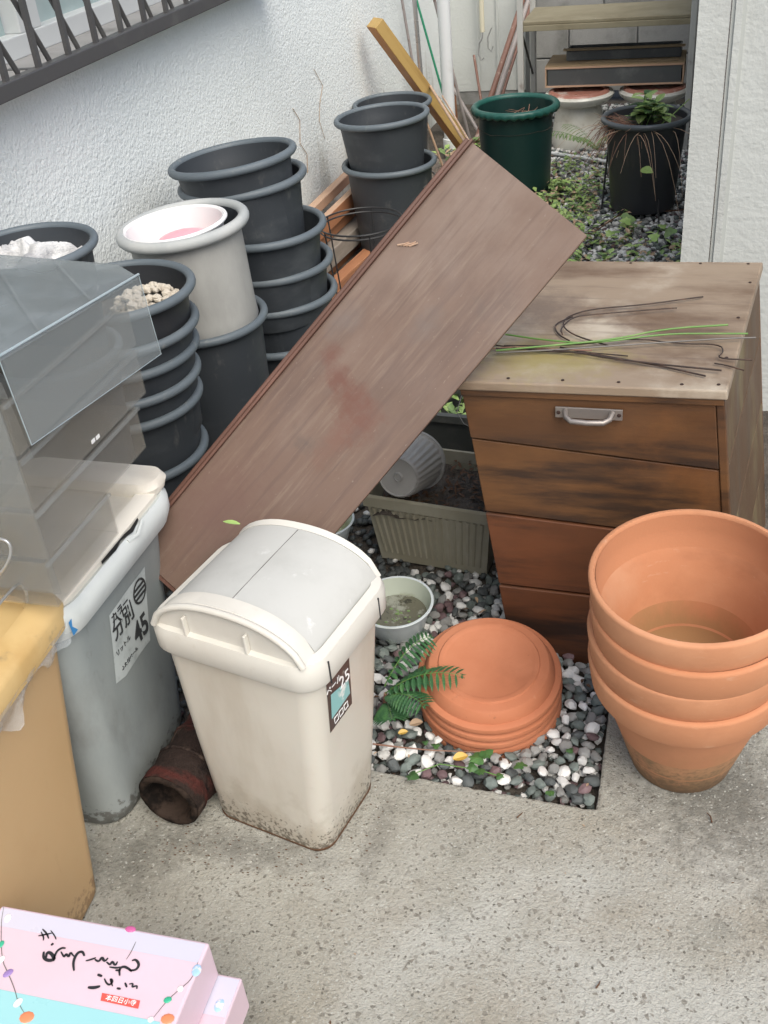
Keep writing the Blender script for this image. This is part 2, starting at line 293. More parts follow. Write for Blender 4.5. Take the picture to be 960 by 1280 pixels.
m_plank = mat('brown_timber', (.36, .155, .075), [((.45, .22, .12), 4, .45, .7, (.2, 1, 1)), ((.20, .085, .045), 26, .5, .75, (.08, 1, 1), None, .7)], rough=.65, bump=[(90, .2, (.06, 1, 1), .002)])
m_plankl = mat('pale_timber', (.50, .34, .24), [((.40, .24, .16), 10, .45, .7, (.15, 1, 1))], rough=.7, bump=[(90, .2, (.06, 1, 1), .002)])
m_plankg = mat('grey_timber', (.33, .29, .25), [((.22, .19, .16), 12, .45, .7, (.15, 1, 1))], rough=.8, bump=[(90, .3, (.06, 1, 1), .002)])
m_ochre = mat('varnished_side', (.42, .17, .035), [((.50, .23, .05), 10, .45, .7, (.1, 1, 1))], rough=.45)
m_ochre2 = mat('weathered_olive_side', (.42, .28, .10), [((.30, .19, .065), 20, .45, .7, (.08, 1, 1))], rough=.5)
m_pipe = mat('white_pipe', (.62, .64, .65), [((.50, .51, .51), 6, .5, .75)], rough=.4)
m_steel = mat('thin_steel', (.45, .45, .45), rough=.35, metallic=.7)
m_brownrod = mat('brown_coated_rod', (.19, .10, .075), [((.34, .26, .22), 20, .55, .7)], rough=.45)
m_greyrod = mat('grey_rod', (.30, .27, .26), [((.16, .10, .08), 16, .55, .7)], rough=.5)
m_greenrod = mat('green_cane', (.03, .25, .14), rough=.45)
m_cane = mat('dry_cane', (.52, .36, .25), [((.35, .2, .13), 30, .5, .7)], rough=.6)
m_creampole = mat('cream_pole', (.62, .58, .45), rough=.5)
m_shelf = mat('khaki_shelf_board', (.23, .205, .14), [((.18, .155, .10), 5, .45, .7), ((.5, .48, .4), 50, .68, .75)], rough=.7)
m_shelflt = mat('pale_shelf_post', (.42, .42, .40), [((.25, .22, .2), 10, .58, .75)], rough=.5)
m_crate = mat('crate_plywood', (.30, .22, .13), [((.20, .14, .085), 12, .45, .7, (.2, 1, 1))], rough=.7)
m_cratefr = mat('crate_dark_panel', (.075, .080, .082), [((.13, .135, .135), 8, .5, .75)], rough=.6)
m_dark = mat('dark_void', (.012, .012, .012), rough=.9)
m_urn = mat('glazed_white_urn', (.66, .65, .59), [((.50, .47, .40), 5, .45, .75), ((.3, .25, .2), 20, .62, .8, None, None, .5)], rough=.3)
m_urnred = mat('urn_red_glaze', (.36, .16, .12), [((.6, .55, .5), 10, .5, .65)], rough=.35)
m_grille = mat('brown_grille_metal', (.085, .083, .085), [((.12, .118, .115), 6, .5, .7)], rough=.45, metallic=.2)
m_sill = mat('window_sill_metal', (.34, .33, .32), [((.22, .21, .20), 8, .5, .7)], rough=.5)
m_frame = mat('window_frame_white', (.60, .62, .62), rough=.45)
m_glass = mat('frosted_pane', (.33, .42, .42), [((.42, .50, .50), 3, .4, .7)], rough=.25, spec=.7)
m_planter = mat('olive_planter_plastic', (.29, .27, .20), [((.36, .34, .27), 5, .42, .7), ((.19, .19, .13), 10, .52, .72, None, None, .6)], rough=.6)
m_dplanter = mat('dark_planter_plastic', (.07, .075, .07), [((.12, .12, .11), 8, .5, .7)], rough=.6)
m_ribpot = mat('grey_ribbed_pot', (.30, .295, .28), [((.38, .37, .35), 5, .45, .7), ((.2, .19, .17), 18, .58, .75)], rough=.55)
m_bowl = mat('bluish_white_bowl', (.60, .66, .68), [((.45, .48, .44), 8, .52, .72, None, None, .7)], rough=.35)
m_bowlin = mat('algae_stained_inside', (.50, .55, .47), [((.30, .32, .20), 9, .42, .64, None, (.01, .06), .9)], rough=.45)
m_water = mat('murky_water', (.13, .125, .09), [((.30, .31, .26), 18, .52, .62), ((.04, .04, .03), 34, .56, .64)], rough=.12, bump=[(60, .25, S1, .004)])
m_cloth = mat('grey_white_towel', (.60, .60, .60), [((.35, .35, .36), 7, .46, .6), ((.75, .75, .74), 20, .5, .7)], rough=.95, bump=[(350, .9, S1, .003), (60, .6, S1, .006)])
m_pumice = mat('pumice', (.62, .56, .47), [((.45, .38, .30), 30, .5, .7)], rough=.9, hue=.15, bump=[(200, .8, S1, .003)])
m_leaf = mat('leaf_green', (.05, .12, .035), [((.09, .18, .05), 30, .45, .7)], rough=.45, hue=.2)
m_leafb = mat('leaf_bright', (.27, .40, .12), [((.40, .48, .20), 20, .45, .7)], rough=.5, hue=.2)
m_leafm = mat('leaf_mid', (.16, .24, .09), [((.20, .32, .10), 20, .45, .7)], rough=.5)
m_fern = mat('fern_green', (.035, .11, .04), [((.07, .18, .055), 40, .45, .7)], rough=.45)
m_ylw = mat('yellow_leaf', (.55, .36, .07), [((.40, .22, .05), 60, .5, .7)], rough=.5)
m_dead = mat('dead_leaf', (.10, .05, .025), rough=.7)
m_dry = mat('dry_straw', (.42, .30, .20), [((.28, .17, .11), 30, .5, .7)], rough=.7)
m_dryr = mat('dry_reddish_stems', (.26, .14, .10), [((.4, .3, .2), 30, .5, .7)], rough=.7)
m_boxpink = mat('pink_gift_paper', (.66, .50, .56), [((.70, .54, .62), 3, .4, .7)], rough=.35)
m_boxlav = mat('lavender_gift_paper', (.58, .56, .65), rough=.35)
m_boxcyan = mat('cyan_gift_paper', (.32, .60, .62), rough=.35)
m_boxcream = mat('cream_card', (.76, .74, .56), rough=.5)
m_red = mat('red_print', (.75, .10, .08), rough=.45)
m_wprint = mat('white_print', (.85, .85, .84), rough=.45)
m_gprint = mat('green_bead_print', (.05, .42, .25), rough=.4)
m_oprint = mat('orange_bead_print', (.78, .25, .12), rough=.4)
m_pprint = mat('purple_bead_print', (.30, .20, .45), rough=.4)
m_bprint = mat('sky_bead_print', (.35, .55, .80), [((.8, .75, .7), 60, .5, .6)], rough=.4)
m_mprint = mat('magenta_bead_print', (.55, .12, .30), [((.8, .6, .6), 60, .5, .6)], rough=.4)
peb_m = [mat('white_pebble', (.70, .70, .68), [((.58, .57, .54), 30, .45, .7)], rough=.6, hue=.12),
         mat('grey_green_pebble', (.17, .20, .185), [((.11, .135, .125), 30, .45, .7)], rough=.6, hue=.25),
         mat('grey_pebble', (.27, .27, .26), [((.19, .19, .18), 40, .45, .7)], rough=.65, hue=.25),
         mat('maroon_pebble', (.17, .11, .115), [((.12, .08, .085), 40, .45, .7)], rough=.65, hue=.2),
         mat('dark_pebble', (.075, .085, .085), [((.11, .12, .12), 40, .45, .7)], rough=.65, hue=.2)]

# ------------------------------------------------------------------ SETTING: ground
WALL_U, BACK_V, PIL_U, PIL_V = -1.55, 6.6, -.045, 2.9
g = MB(); g.add([(-40, -40, -.06), (40, -40, -.06), (40, 40, -.06), (-40, 40, -.06)], [(0, 1, 2, 3)])
g.build('ground', m_soil, kind='structure')
# concrete slab: L-shaped, notch for the gravel bed
NV, NU = 1.30, -.098
def slabpiece(x0, x1, y0, y1, nm=None):
    s = MB(); s.box(((x0+x1)/2, (y0+y1)/2, -.04), (x1-x0, y1-y0, .08)); return s
s = MB()
outl = [(-3.0, -3.0), (3.0, -3.0), (3.0, 1.66), (-.10, 1.66), (-.098, 1.292), (-.52, 1.306), (-1.55, 1.34), (-3.0, 1.34)]
_o = []
for (xa, ya), (xb, yb) in zip(outl, outl[1:]+outl[:1]):
    nseg = max(1, int(math.hypot(xb-xa, yb-ya)/.012)) if max(abs(xa), abs(xb), abs(ya), abs(yb)) < 1.7 else 1
    for k in range(nseg):
        x, y = xa+(xb-xa)*k/nseg, ya+(yb-ya)*k/nseg
        if nseg > 1: x += .003*noise.noise((x*60, y*60, 1)); y += .004*noise.noise((x*60, y*60, 7))
        _o.append((x, y))
outl = _o; n_ = len(outl); zt, zb = 0, -.08
s.add([(x, y, zb) for x, y in outl] + [(x, y, zt) for x, y in outl], [tuple(range(n_-1, -1, -1)), tuple(range(n_, 2*n_))] + [(i, (i+1) % n_, n_+(i+1) % n_, n_+i) for i in range(n_)])
s.build('concrete_slab', m_conc, kind='structure', bevel=.006)
# gravel bed base with gentle relief
def hgrid(x0, x1, y0, y1, st, f):
    nx, ny = int((x1-x0)/st)+1, int((y1-y0)/st)+1
    vs = [(x0+i*st, y0+j*st, f(x0+i*st, y0+j*st)) for j in range(ny) for i in range(nx)]
    fs = [(j*nx+i, j*nx+i+1, (j+1)*nx+i+1, (j+1)*nx+i) for j in range(ny-1) for i in range(nx-1)]
    return vs, fs
def gz(x, y):
    return -.038 + .012*noise.noise((x*3, y*3, 0)) + .006*noise.noise((x*14, y*14, 3)) + max(0, min(1, (y-3)/2))*.02
s = MB(); s.add(*hgrid(-1.55, .5, 1.31, 6.6, .03, gz))
bed = s.build('gravel_bed', m_soil, smooth=True, kind='structure')
s = MB(); s.add(*hgrid(-1.56, -1.0, 2.7, 5.4, .03, lambda x, y: gz(x, y)+.02+.02*noise.noise((x*9, y*9, 5))))
s.build('dry_soil_strip', m_dust, smooth=True, kind='structure')
# ------------------------------------------------------------------ walls
W = thing('house_wall', 'long white stucco house wall with barred window on the left of the alley', 'wall', T(WALL_U, 0, 0))
ZW0, ZW1, VW0, VW1 = 1.13, 1.95, .3, 3.75     # window opening
s = MB(); x = -.09
s.box((x, 2.8, (ZW0-.1)/2), (.18, 7.6, ZW0+.1)); s.box((x, 2.8, (ZW1+2.8)/2), (.18, 7.6, 2.8-ZW1))
s.box((x, (-1+VW0)/2, (ZW0+ZW1)/2), (.18, VW0+1, ZW1-ZW0)); s.box((x, (VW1+6.6)/2, (ZW0+ZW1)/2), (.18, 6.6-VW1, ZW1-ZW0))
s.build('stucco_face', m_stucco, W)
s = MB(); s.box((-.005, 2.0, ZW0-.012), (.13, 3.5, .025)); s.build('window_sill', m_sill, W, bevel=.004)
wf = MB()
for (a, b, c_, d_) in ((VW0, VW1, ZW0, ZW0+.05), (VW0, VW1, ZW1-.05, ZW1)): wf.box((-.07, (a+b)/2, (c_+d_)/2), (.06, b-a, d_-c_))
for vv in (VW0+.02, 1.35, 2.38, 2.43, VW1-.02): wf.box((-.07, vv, (ZW0+ZW1)/2), (.055, .045, ZW1-ZW0-.1))
wf.build('window_frame', m_frame, W, bevel=.003)
for a, b in ((VW0+.04, 1.32), (1.38, 2.35), (2.46, VW1-.05)):
    s = MB(); s.box((-.085, (a+b)/2, (ZW0+ZW1)/2), (.006, b-a, ZW1-ZW0-.1)); s.build('pane', m_glass, W)
# grille
G = thing('window_grille', 'dark brown metal security grille of upright and slanting bars over the window', 'grille', T(WALL_U, 0, 0))
for zz in (1.122, 1.90):
    s = MB(); s.box((.105, 1.75, zz), (.03, 4.0, .036)); s.build('rail', m_grille, G, bevel=.003)
    for vv in (3.70, 2.2, .6):
        s = MB(); s.box((.045, vv, zz), (.089, .02, .02)); s.build('bracket', m_grille, G)

sp = .132; v0 = 3.62
for i in range(22):
    vv = v0 - i*sp
    s = MB(); s.box((.108, vv, 1.51), (.010, .0145, .75)); s.build('bar', m_grille, G)
for i in range(21):
    vv = v0 - i*sp
    s = MB(); s.tube([(.092, vv-.06, 1.14), (.092, vv-.48, 1.885)], .0062, 6); s.build('slanted_bar', m_grille, G)
# back end wall (pale stucco jog) + block wall behind the shelf
BW = thing('back_wall', 'flat white rendered wall closing the alley behind the drain pipe', 'wall', T(WALL_U, BACK_V, 0))
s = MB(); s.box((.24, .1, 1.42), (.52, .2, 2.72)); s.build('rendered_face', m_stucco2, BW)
s = MB(); s.box((.24, .105, .0), (.52, .2, .13)); s.build('plinth', m_block, BW)
for k in range(3):
    s = MB(); s.box((.19+.12*k, -.006, 1.42), (.012, .012, 2.7)); s.build('joint_strip', m_stucco2, BW)
s = MB(); s.box((.49, -.02, 1.0), (.02, .03, 2.0)); s.build('corner_bead', m_cratefr, BW)
KW = thing('block_wall', 'grey concrete block wall in shade behind the metal shelf', 'wall', T(-1.04, 6.75, 0))
k = 0
for r_ in range(13):
    zz = .0 + r_*.2; o_ = (r_ % 2)*.2
    for c_ in range(-1, 4):
        x0, x1 = max(0, c_*.4+o_), min(1.1, c_*.4+.4+o_)
        if x1-x0 < .05: continue
        s = MB(); s.box(((x0+x1)/2, .05+.002*((r_+c_) % 2), zz+.1), (x1-x0-.008, .1, .192)); s.build('concrete_block', m_block, KW, bevel=.004)
s = MB(); s.box((.55, .07, 1.3), (1.1, .09, 2.6)); s.build('mortar', m_block, KW)
PW = thing('right_wall', 'pale rough rendered wall with vertical grooves at the right behind the wooden box', 'wall', T(PIL_U, PIL_V, 0))
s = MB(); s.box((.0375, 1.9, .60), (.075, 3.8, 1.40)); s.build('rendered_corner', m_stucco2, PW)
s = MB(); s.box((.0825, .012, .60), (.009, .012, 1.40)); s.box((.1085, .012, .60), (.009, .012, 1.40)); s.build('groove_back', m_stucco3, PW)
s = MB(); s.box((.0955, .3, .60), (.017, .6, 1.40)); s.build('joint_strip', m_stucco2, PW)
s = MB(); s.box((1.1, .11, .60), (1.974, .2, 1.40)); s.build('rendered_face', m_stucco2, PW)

# ------------------------------------------------------------------ pebbles
def ico(sub):
    import bmesh
    bm = bmesh.new(); bmesh.ops.create_icosphere(bm, subdivisions=sub, radius=1)
    vs = [v.co.copy() for v in bm.verts]; fs = [tuple(v.index for v in f.verts) for f in bm.faces]; bm.free(); return vs, fs
I1, I2 = ico(1), ico(2)
def pebmesh(k, sub, mi):
    vs, fs = (I1, I2)[sub-1]
    rr = random.Random(k); sq = Vector((1, rr.uniform(.65, .95), rr.uniform(.45, .7)))
    out = []
    for v in vs:
        q = v*(1+.42*noise.noise(v*1.3+Vector((k*3.1, 0, 0)))); q = Vector((q.x*sq.x, q.y*sq.y, q.z*sq.z)); out.append(q)
    return out, fs
PM = []
for k in range(10):
    vs, fs = pebmesh(k, 2, 0); row = []
    for mi in range(5):
        b = MB(); b.add(vs, fs); me = bpy.data.meshes.new('pebble'); me.from_pydata(b.v, [], b.f); me.materials.append(peb_m[mi])
        me.polygons.foreach_set('use_smooth', [True]*len(fs)); me.set_sharp_from_angle(angle=R(26)); row.append(me)
    PM.append(row)
rp = random.Random(3)
def pick(front):
    t = rp.random()
    if front: return 0 if t < .34 else 1 if t < .62 else 2 if t < .78 else 3 if t < .88 else 4
    return 0 if t < .42 else 1 if t < .56 else 2 if t < .75 else 3 if t < .82 else 4
pts = []; cells = {}
def tryp(x, y, d):
    c = (int(x/.02), int(y/.02))
    for i in (-1, 0, 1):
        for j in (-1, 0, 1):
            for q in cells.get((c[0]+i, c[1]+j), ()):
                if (q[0]-x)**2+(q[1]-y)**2 < d*d: return False
    cells.setdefault(c, []).append((x, y)); pts.append((x, y)); return True
for _ in range(9000):
    tryp(rp.uniform(-.74, -.112), rp.uniform(1.32, 1.95), .0185)
def near_rank(p):
    # distance to camera, preferring the patch that is open to view
    x, y = p; hid = 0
    if (x+.34)**2+(y-1.54)**2 < .125**2: hid = 5
    if x < -.50 and y < 1.45: hid = 5
    if x > -.36 and y > 1.71: hid = 5
    return y + hid
pts.sort(key=near_rank)
def pz(x, y): return -.016
for (x, y) in pts[:292]:
    o = bpy.data.objects.new('pebble', PM[rp.randrange(10)][pick(True)]); COL.objects.link(o); o.parent = bed
    r_ = rp.uniform(.0105, .0165)
    o.location = (x, y, -.012+rp.uniform(-.004, .008)); o.rotation_euler = (rp.uniform(-.5, .5), rp.uniform(-.5, .5), rp.uniform(0, 6.3)); o.scale = (r_, r_, r_)
def scatter(plist, sub, rlo, rhi, zf, front, mb):
    for (x, y) in plist:
        vs, fs = pebs[sub][rp.randrange(6)]
        r_ = rp.uniform(rlo, rhi); E_ = Euler((rp.uniform(-.6, .6), rp.uniform(-.6, .6), rp.uniform(0, 6.3))).to_matrix()*r_; L_ = Vector((x, y, zf(x, y)))
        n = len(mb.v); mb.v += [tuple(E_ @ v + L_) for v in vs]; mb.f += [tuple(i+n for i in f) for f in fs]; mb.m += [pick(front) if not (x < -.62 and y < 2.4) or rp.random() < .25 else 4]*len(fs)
pebs = {1: [pebmesh(k+20, 1, 0) for k in range(6)], 2: [pebmesh(k+40, 2, 0) for k in range(6)]}
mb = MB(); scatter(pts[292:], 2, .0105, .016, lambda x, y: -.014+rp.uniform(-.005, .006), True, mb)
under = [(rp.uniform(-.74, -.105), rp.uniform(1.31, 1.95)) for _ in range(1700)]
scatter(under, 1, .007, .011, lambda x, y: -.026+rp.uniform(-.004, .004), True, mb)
mb.build('pebbles', peb_m, bed, smooth=True, kind='stuff', angle=26)
mb = MB(); lst = []
for _ in range(5200): lst.append((rp.uniform(-1.54, -.30), rp.uniform(1.36, 3.2)))
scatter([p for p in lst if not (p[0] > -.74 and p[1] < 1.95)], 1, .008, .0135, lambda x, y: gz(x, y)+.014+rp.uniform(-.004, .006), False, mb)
lst = []
for _ in range(15000): lst.append((rp.uniform(-1.05, -.03), rp.uniform(2.9, 6.4)))
scatter(lst, 1, .010, .017, lambda x, y: gz(x, y)+.015+rp.uniform(-.004, .008), False, mb)
mb.build('gravel', peb_m, bed, smooth=True, kind='stuff', angle=180)
# loose twigs / debris on the slab
def twig(px, py, L, a, m_, nm, lab, cat):
    p = at(px, py, .004); s = MB(); d = Vector((math.cos(a), math.sin(a), 0))
    s.tube([p, p+d*L*.5+Vector((.002, .001, .002)), p+d*L], .0016, 5, r2=.0008); o = s.build(nm, m_); setp(o, lab, cat)
twig(646, 1022, .016, 1.0, m_dead, 'twig', 'tiny brown twig lying on the concrete below the gravel corner', 'twig')
twig(890, 1028, .022, 2.0, m_dead, 'twig', 'dark curled twig lying on the concrete below the terracotta pots', 'twig')
twig(745, 1235, .014, 1.2, m_dead, 'twig', 'tiny dark speck of twig near the bottom edge of the concrete', 'twig')
mb = MB()
for _ in range(170):
    q = rp.random()
    if q < .5: x, y = rp.uniform(-.83, -.50), rp.uniform(1.02, 1.1)
    elif q < .8: x, y = rp.gauss(-.86, .06), rp.gauss(1.06, .03)
    else: x, y = rp.gauss(-.50, .015), rp.gauss(1.2, .07)
    vs, fs = pebs[1][0]; r_ = rp.uniform(.0005, .0016); n = len(mb.v)
    mb.v += [(x+v.x*r_*2, y+v.y*r_, .001+v.z*r_*.5) for v in vs]; mb.f += [tuple(i+n for i in f) for f in fs]; mb.m += [0]*len(fs)
o = mb.build('dirt_crumbs', m_dead, kind='stuff'); setp(o, 'scattered dark dirt crumbs on the concrete round the bins', 'dirt')

# ------------------------------------------------------------------ grey nursery pots
def pot_parts(t, Rr, h, mb_, mr_, taper=.74, ribs=0, collar=False, rimr=None, seg=56, frill=0, inside=None):
    rr = rimr or Rr*.060; rt = Rr-rr*1.9; rb = Rr*taper
    prof = [(0, .006), (rb-.004, .006), (rb, .012)]
    body = [(rb, 0), (rb+.002, .004)]
    zc = h - rr*2
    for k in range(1, 9):
        t_ = k/8; body.append((rb+(rt-rb)*t_, .004+(zc-.004)*t_))
    if collar:
        body[-1] = (rt-.002, zc-.028); body += [(rt+.004, zc-.024), (rt+.004, zc)]
    inn = [(rt-.001, h-rr), (rt-.004, zc-.02)] + [(rb+(rt-rb)*(1-k/8)-.004, max(.008, zc*(1-k/8))) for k in range(1, 9)] + [(.0001, .008)]
    wob = (lambda a, k: .0022*abs(math.sin(a*ribs/2)) if 1 < k < 9 else 0) if ribs else None
    s = MB(); s.lathe(body, seg, wob=wob); s.lathe(inn[::1], seg, mi=1); s.disc(rb, 0, seg, up=False)
    s.build('body', [mb_, inside or mb_], t, smooth=True, angle=50)
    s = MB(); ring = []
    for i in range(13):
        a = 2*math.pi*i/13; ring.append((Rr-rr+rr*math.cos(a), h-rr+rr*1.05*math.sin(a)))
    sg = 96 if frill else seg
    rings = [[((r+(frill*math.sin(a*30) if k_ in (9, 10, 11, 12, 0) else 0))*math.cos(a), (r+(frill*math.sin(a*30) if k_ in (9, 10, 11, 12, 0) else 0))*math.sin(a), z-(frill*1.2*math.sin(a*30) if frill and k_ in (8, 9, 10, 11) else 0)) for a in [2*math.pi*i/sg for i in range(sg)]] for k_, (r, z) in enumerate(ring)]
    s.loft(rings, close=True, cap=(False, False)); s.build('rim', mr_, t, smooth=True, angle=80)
    return t
def pot(x, y, zr, Rr, h, label, group=None, tilt=(0, 0), mb_=None, mr_=None, name='plant_pot', cat='plant pot', **kw):
    M = T(x, y, zr-h, random.uniform(0, 6), 0, 0)
    M = Matrix.Translation((x, y, zr-h)) @ Euler((tilt[0], tilt[1], 0)).to_matrix().to_4x4() @ Matrix.Rotation(random.uniform(0, 6), 4, 'Z') @ Matrix.Diagonal((1+random.uniform(-.012, .012), 1, 1, 1))
    t = thing(name, label, cat, M, group)
    return pot_parts(t, Rr, h, mb_ or m_pot, mr_ or m_potrim, **kw)
GP = 'dark grey plastic pots stacked along the wall'
A = [(x*.97, y*.97, 1.55-(1.55-z)*.97, h) for x, y, z, h in [(-1.27, 1.989, .70, .26), (-1.271, 1.977, .62, .28), (-1.28, 1.974, .56, .28), (-1.282, 1.96, .50, .28), (-1.29, 1.957, .44, .29), (-1.30, 1.945, .30, .29)]]
labA = ['dark grey pot of pale pumice stones, topmost of the stack by the clear drawers', 'second grey pot from the top, directly under the pot of pumice',
        'third grey pot from the top under the pot of pumice', 'fourth grey pot from the top under the pot of pumice', 'fifth grey pot under the pumice pot, its long side showing above the lowest rim',
        'lowest grey pot of the stack under the pot of pumice']
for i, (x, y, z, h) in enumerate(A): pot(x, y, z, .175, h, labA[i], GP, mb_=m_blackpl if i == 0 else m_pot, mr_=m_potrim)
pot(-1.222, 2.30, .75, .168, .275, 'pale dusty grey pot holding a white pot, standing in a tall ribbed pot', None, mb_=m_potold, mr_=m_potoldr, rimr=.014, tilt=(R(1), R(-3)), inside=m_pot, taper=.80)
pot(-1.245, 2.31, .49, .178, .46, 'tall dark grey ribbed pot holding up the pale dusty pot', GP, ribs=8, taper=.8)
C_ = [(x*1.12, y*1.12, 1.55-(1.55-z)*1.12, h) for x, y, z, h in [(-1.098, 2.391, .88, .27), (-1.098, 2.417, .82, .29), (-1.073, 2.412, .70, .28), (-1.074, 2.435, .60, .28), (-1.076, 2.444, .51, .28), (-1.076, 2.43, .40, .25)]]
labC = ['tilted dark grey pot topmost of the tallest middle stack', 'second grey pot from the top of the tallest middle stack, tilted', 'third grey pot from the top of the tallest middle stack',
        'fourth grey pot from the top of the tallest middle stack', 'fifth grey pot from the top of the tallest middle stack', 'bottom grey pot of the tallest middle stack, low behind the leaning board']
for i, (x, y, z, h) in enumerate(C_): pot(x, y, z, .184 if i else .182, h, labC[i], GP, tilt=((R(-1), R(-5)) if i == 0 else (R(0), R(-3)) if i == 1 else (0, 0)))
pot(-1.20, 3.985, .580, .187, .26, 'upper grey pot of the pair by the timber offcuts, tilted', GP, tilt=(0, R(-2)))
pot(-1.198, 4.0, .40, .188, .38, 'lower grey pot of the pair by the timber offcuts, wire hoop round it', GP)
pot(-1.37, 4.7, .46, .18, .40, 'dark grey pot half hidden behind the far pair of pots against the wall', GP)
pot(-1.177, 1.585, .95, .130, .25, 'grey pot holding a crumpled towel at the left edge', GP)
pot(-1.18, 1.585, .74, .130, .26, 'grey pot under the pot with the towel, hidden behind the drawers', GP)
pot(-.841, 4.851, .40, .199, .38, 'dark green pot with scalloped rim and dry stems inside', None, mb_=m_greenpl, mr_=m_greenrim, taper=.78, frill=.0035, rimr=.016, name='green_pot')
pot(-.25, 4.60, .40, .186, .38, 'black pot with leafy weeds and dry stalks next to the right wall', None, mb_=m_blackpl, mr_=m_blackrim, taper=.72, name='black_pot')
# soil inside pots
def soil_disc(x, y, z, r, m_, lab, nm='soil', cat='soil'):
    s = MB(); vs = [(x, y, z+.01)]; 
    for k in (1, 2, 3, 4):
        for i in range(24):
            a = 2*math.pi*i/24; q = r*k/4; vs.append((x+q*math.cos(a), y+q*math.sin(a), z+.008*noise.noise((x+q*math.cos(a)*30, q*math.sin(a)*30, z))))
    fs = [(0, 1+i, 1+(i+1) % 24) for i in range(24)]
    for k in range(3):
        for i in range(24): fs.append((1+k*24+i, 1+(k+1)*24+i, 1+(k+1)*24+(i+1) % 24, 1+k*24+(i+1) % 24))
    s.add(vs, fs); o = s.build(nm, m_, smooth=True, kind='stuff'); setp(o, lab, cat)
soil_disc(-.841, 4.851, .30, .170, m_soil, 'dark soil inside the green scalloped pot')
soil_disc(-.25, 4.60, .365, .160, m_soil, 'dark soil inside the black weedy pot')
# pumice heap in first pot
mb = MB(); c0 = at(195, 352, .655)
for _ in range(170):
    a = rp.uniform(0, 6.3); q = math.sqrt(rp.random())*.085
    x, y = -1.185+q*math.cos(a), 1.975+q*math.sin(a)*.9
    vs, fs = pebs[1][rp.randrange(6)]; r_ = rp.uniform(.008, .014); n = len(mb.v)
    zz = .665+.035*(1-(q/.085)**2)+rp.uniform(-.004, .004)
    mb.v += [(x+v.x*r_, y+v.y*r_, zz+v.z*r_*1.3) for v in vs]; mb.f += [tuple(i+n for i in f) for f in fs]; mb.m += [0]*len(fs)
o = mb.build('pumice_stones', m_pumice, kind='stuff'); setp(o, 'heap of pale pumice stones in the dark pot beside the clear drawers', 'stones')
soil_disc(-1.232, 1.93, .655, .130, m_soil, 'dark soil under the pumice stones in the nearest pot')
# white pot and pink bowl inside the dusty pot
WP = thing('white_pot', 'white plastic pot nested in the pale dusty grey pot', 'plant pot', T(-1.238, 2.285, .497, 0, R(1), R(-3)))
s = MB(); s.lathe([(.085, 0), (.122, .235), (.127, .238), (.130, .246), (.126, .252), (.121, .248), (.084, .02), (.0001, .02)], 48); s.build('wall', m_white, WP, smooth=True)
s = MB()
prof = [(.1305+.004*math.cos(a), .247+.004*math.sin(a)) for a in [2*math.pi*i/8 for i in range(9)]]; s.lathe(prof, 48); s.build('lip', m_white, WP, smooth=True)
PB = thing('pink_dish', 'round pink dish lying inside the white pot', 'dish', T(-1.233, 2.283, .672, 0, R(1), R(-3)))
s = MB(); s.lathe([(.0001, .052), (.03, .05), (.06, .04), (.085, .018), (.094, 0), (.09, -.004)], 40); s.build('dome', m_pink, PB, smooth=True)
# towel
vs, fs = hgrid(-.14, .14, -.14, .14, .004, lambda x, y: 0)
out = []
for (x, y, z) in vs:
    r_ = math.hypot(x, y); p = Vector((x*10, y*10, 1.3)); wq = Vector((noise.noise(p*1.0), noise.noise(p*1.0+Vector((9, 2, 4))), 0))
    rid = math.cos(noise.noise(p*.55+wq*.9)*11); rid2 = math.cos(noise.noise(p*1.1+wq)*12)
    k = max(0, 1-(r_/.135)**2)
    z = (.022*rid+.008*rid2+.035*noise.noise(p*.5))*(k**.5)+.03*k - (.06 if r_ > .13 else 0)
    sc_ = min(1, .125/max(r_, 1e-6)); out.append((x*sc_, y*sc_, z))
s = MB(); s.add(out, fs); o = s.build('towel', m_cloth, smooth=True, angle=180); o.location = (-1.177, 1.585, .905); o.scale = (.86, .86, .86); setp(o, 'crumpled grey and white towel stuffed in the pot at the left edge', 'towel')
sl = o.modifiers.new('thickness', 'SOLIDIFY'); sl.thickness = .003

# ------------------------------------------------------------------ leaning board
Q = at(577, 480, .672)
e = Vector((.584, .526, .618)).normalized(); wv = Vector((-.801, .247, .546)); wv = (wv - e*wv.dot(e)).normalized(); nn = wv.cross(e)
if nn.dot(CAM-Q) < 0: nn = -nn
if wv.cross(e).dot(nn) < 0: xw = -wv
BM = Matrix((wv, e, wv.cross(e))).transposed().to_4x4(); BM.translation = Q
sg = 1 if wv.cross(e).dot(CAM-Q) > 0 else -1
BO = thing('leaning_board', 'large brown weathered plywood panel with a dark trim leaning across the pots onto the box', 'board', BM)
S0, S1_, WD = -.64, .345, .275
s = MB(); s.box((WD/2, (S0+S1_)/2, -sg*.006), (WD, S1_-S0, .012)); s.build('panel', m_board, BO, bevel=.002)
s = MB(); s.box((WD-.002, (S0+S1_)/2, sg*.004), (.006, S1_-S0+.006, .012)); s.build('trim_strip', m_boardedge, BO, bevel=.0015)
s = MB(); s.box((WD+.006, (S0+S1_)/2-.004, -sg*.004), (.008, S1_-S0+.006, .018)); s.build('edge_batten', m_boardedge, BO, bevel=.002)
s = MB(); s.box((WD/2, S0-.003, -sg*.006), (WD, .006, .014)); s.build('end_cap', m_boardedge, BO)
# hole with torn wood chips near upper left edge
for k in range(5):
    s = MB(); s.tube([(.256-.0045*k, .118+.003*k, sg*.001), (.246-.0045*k, .128+.004*k+.003*(k%2), sg*.005)], .0020, 5, r2=.0012); s.build('splinter', m_plankl, BO)

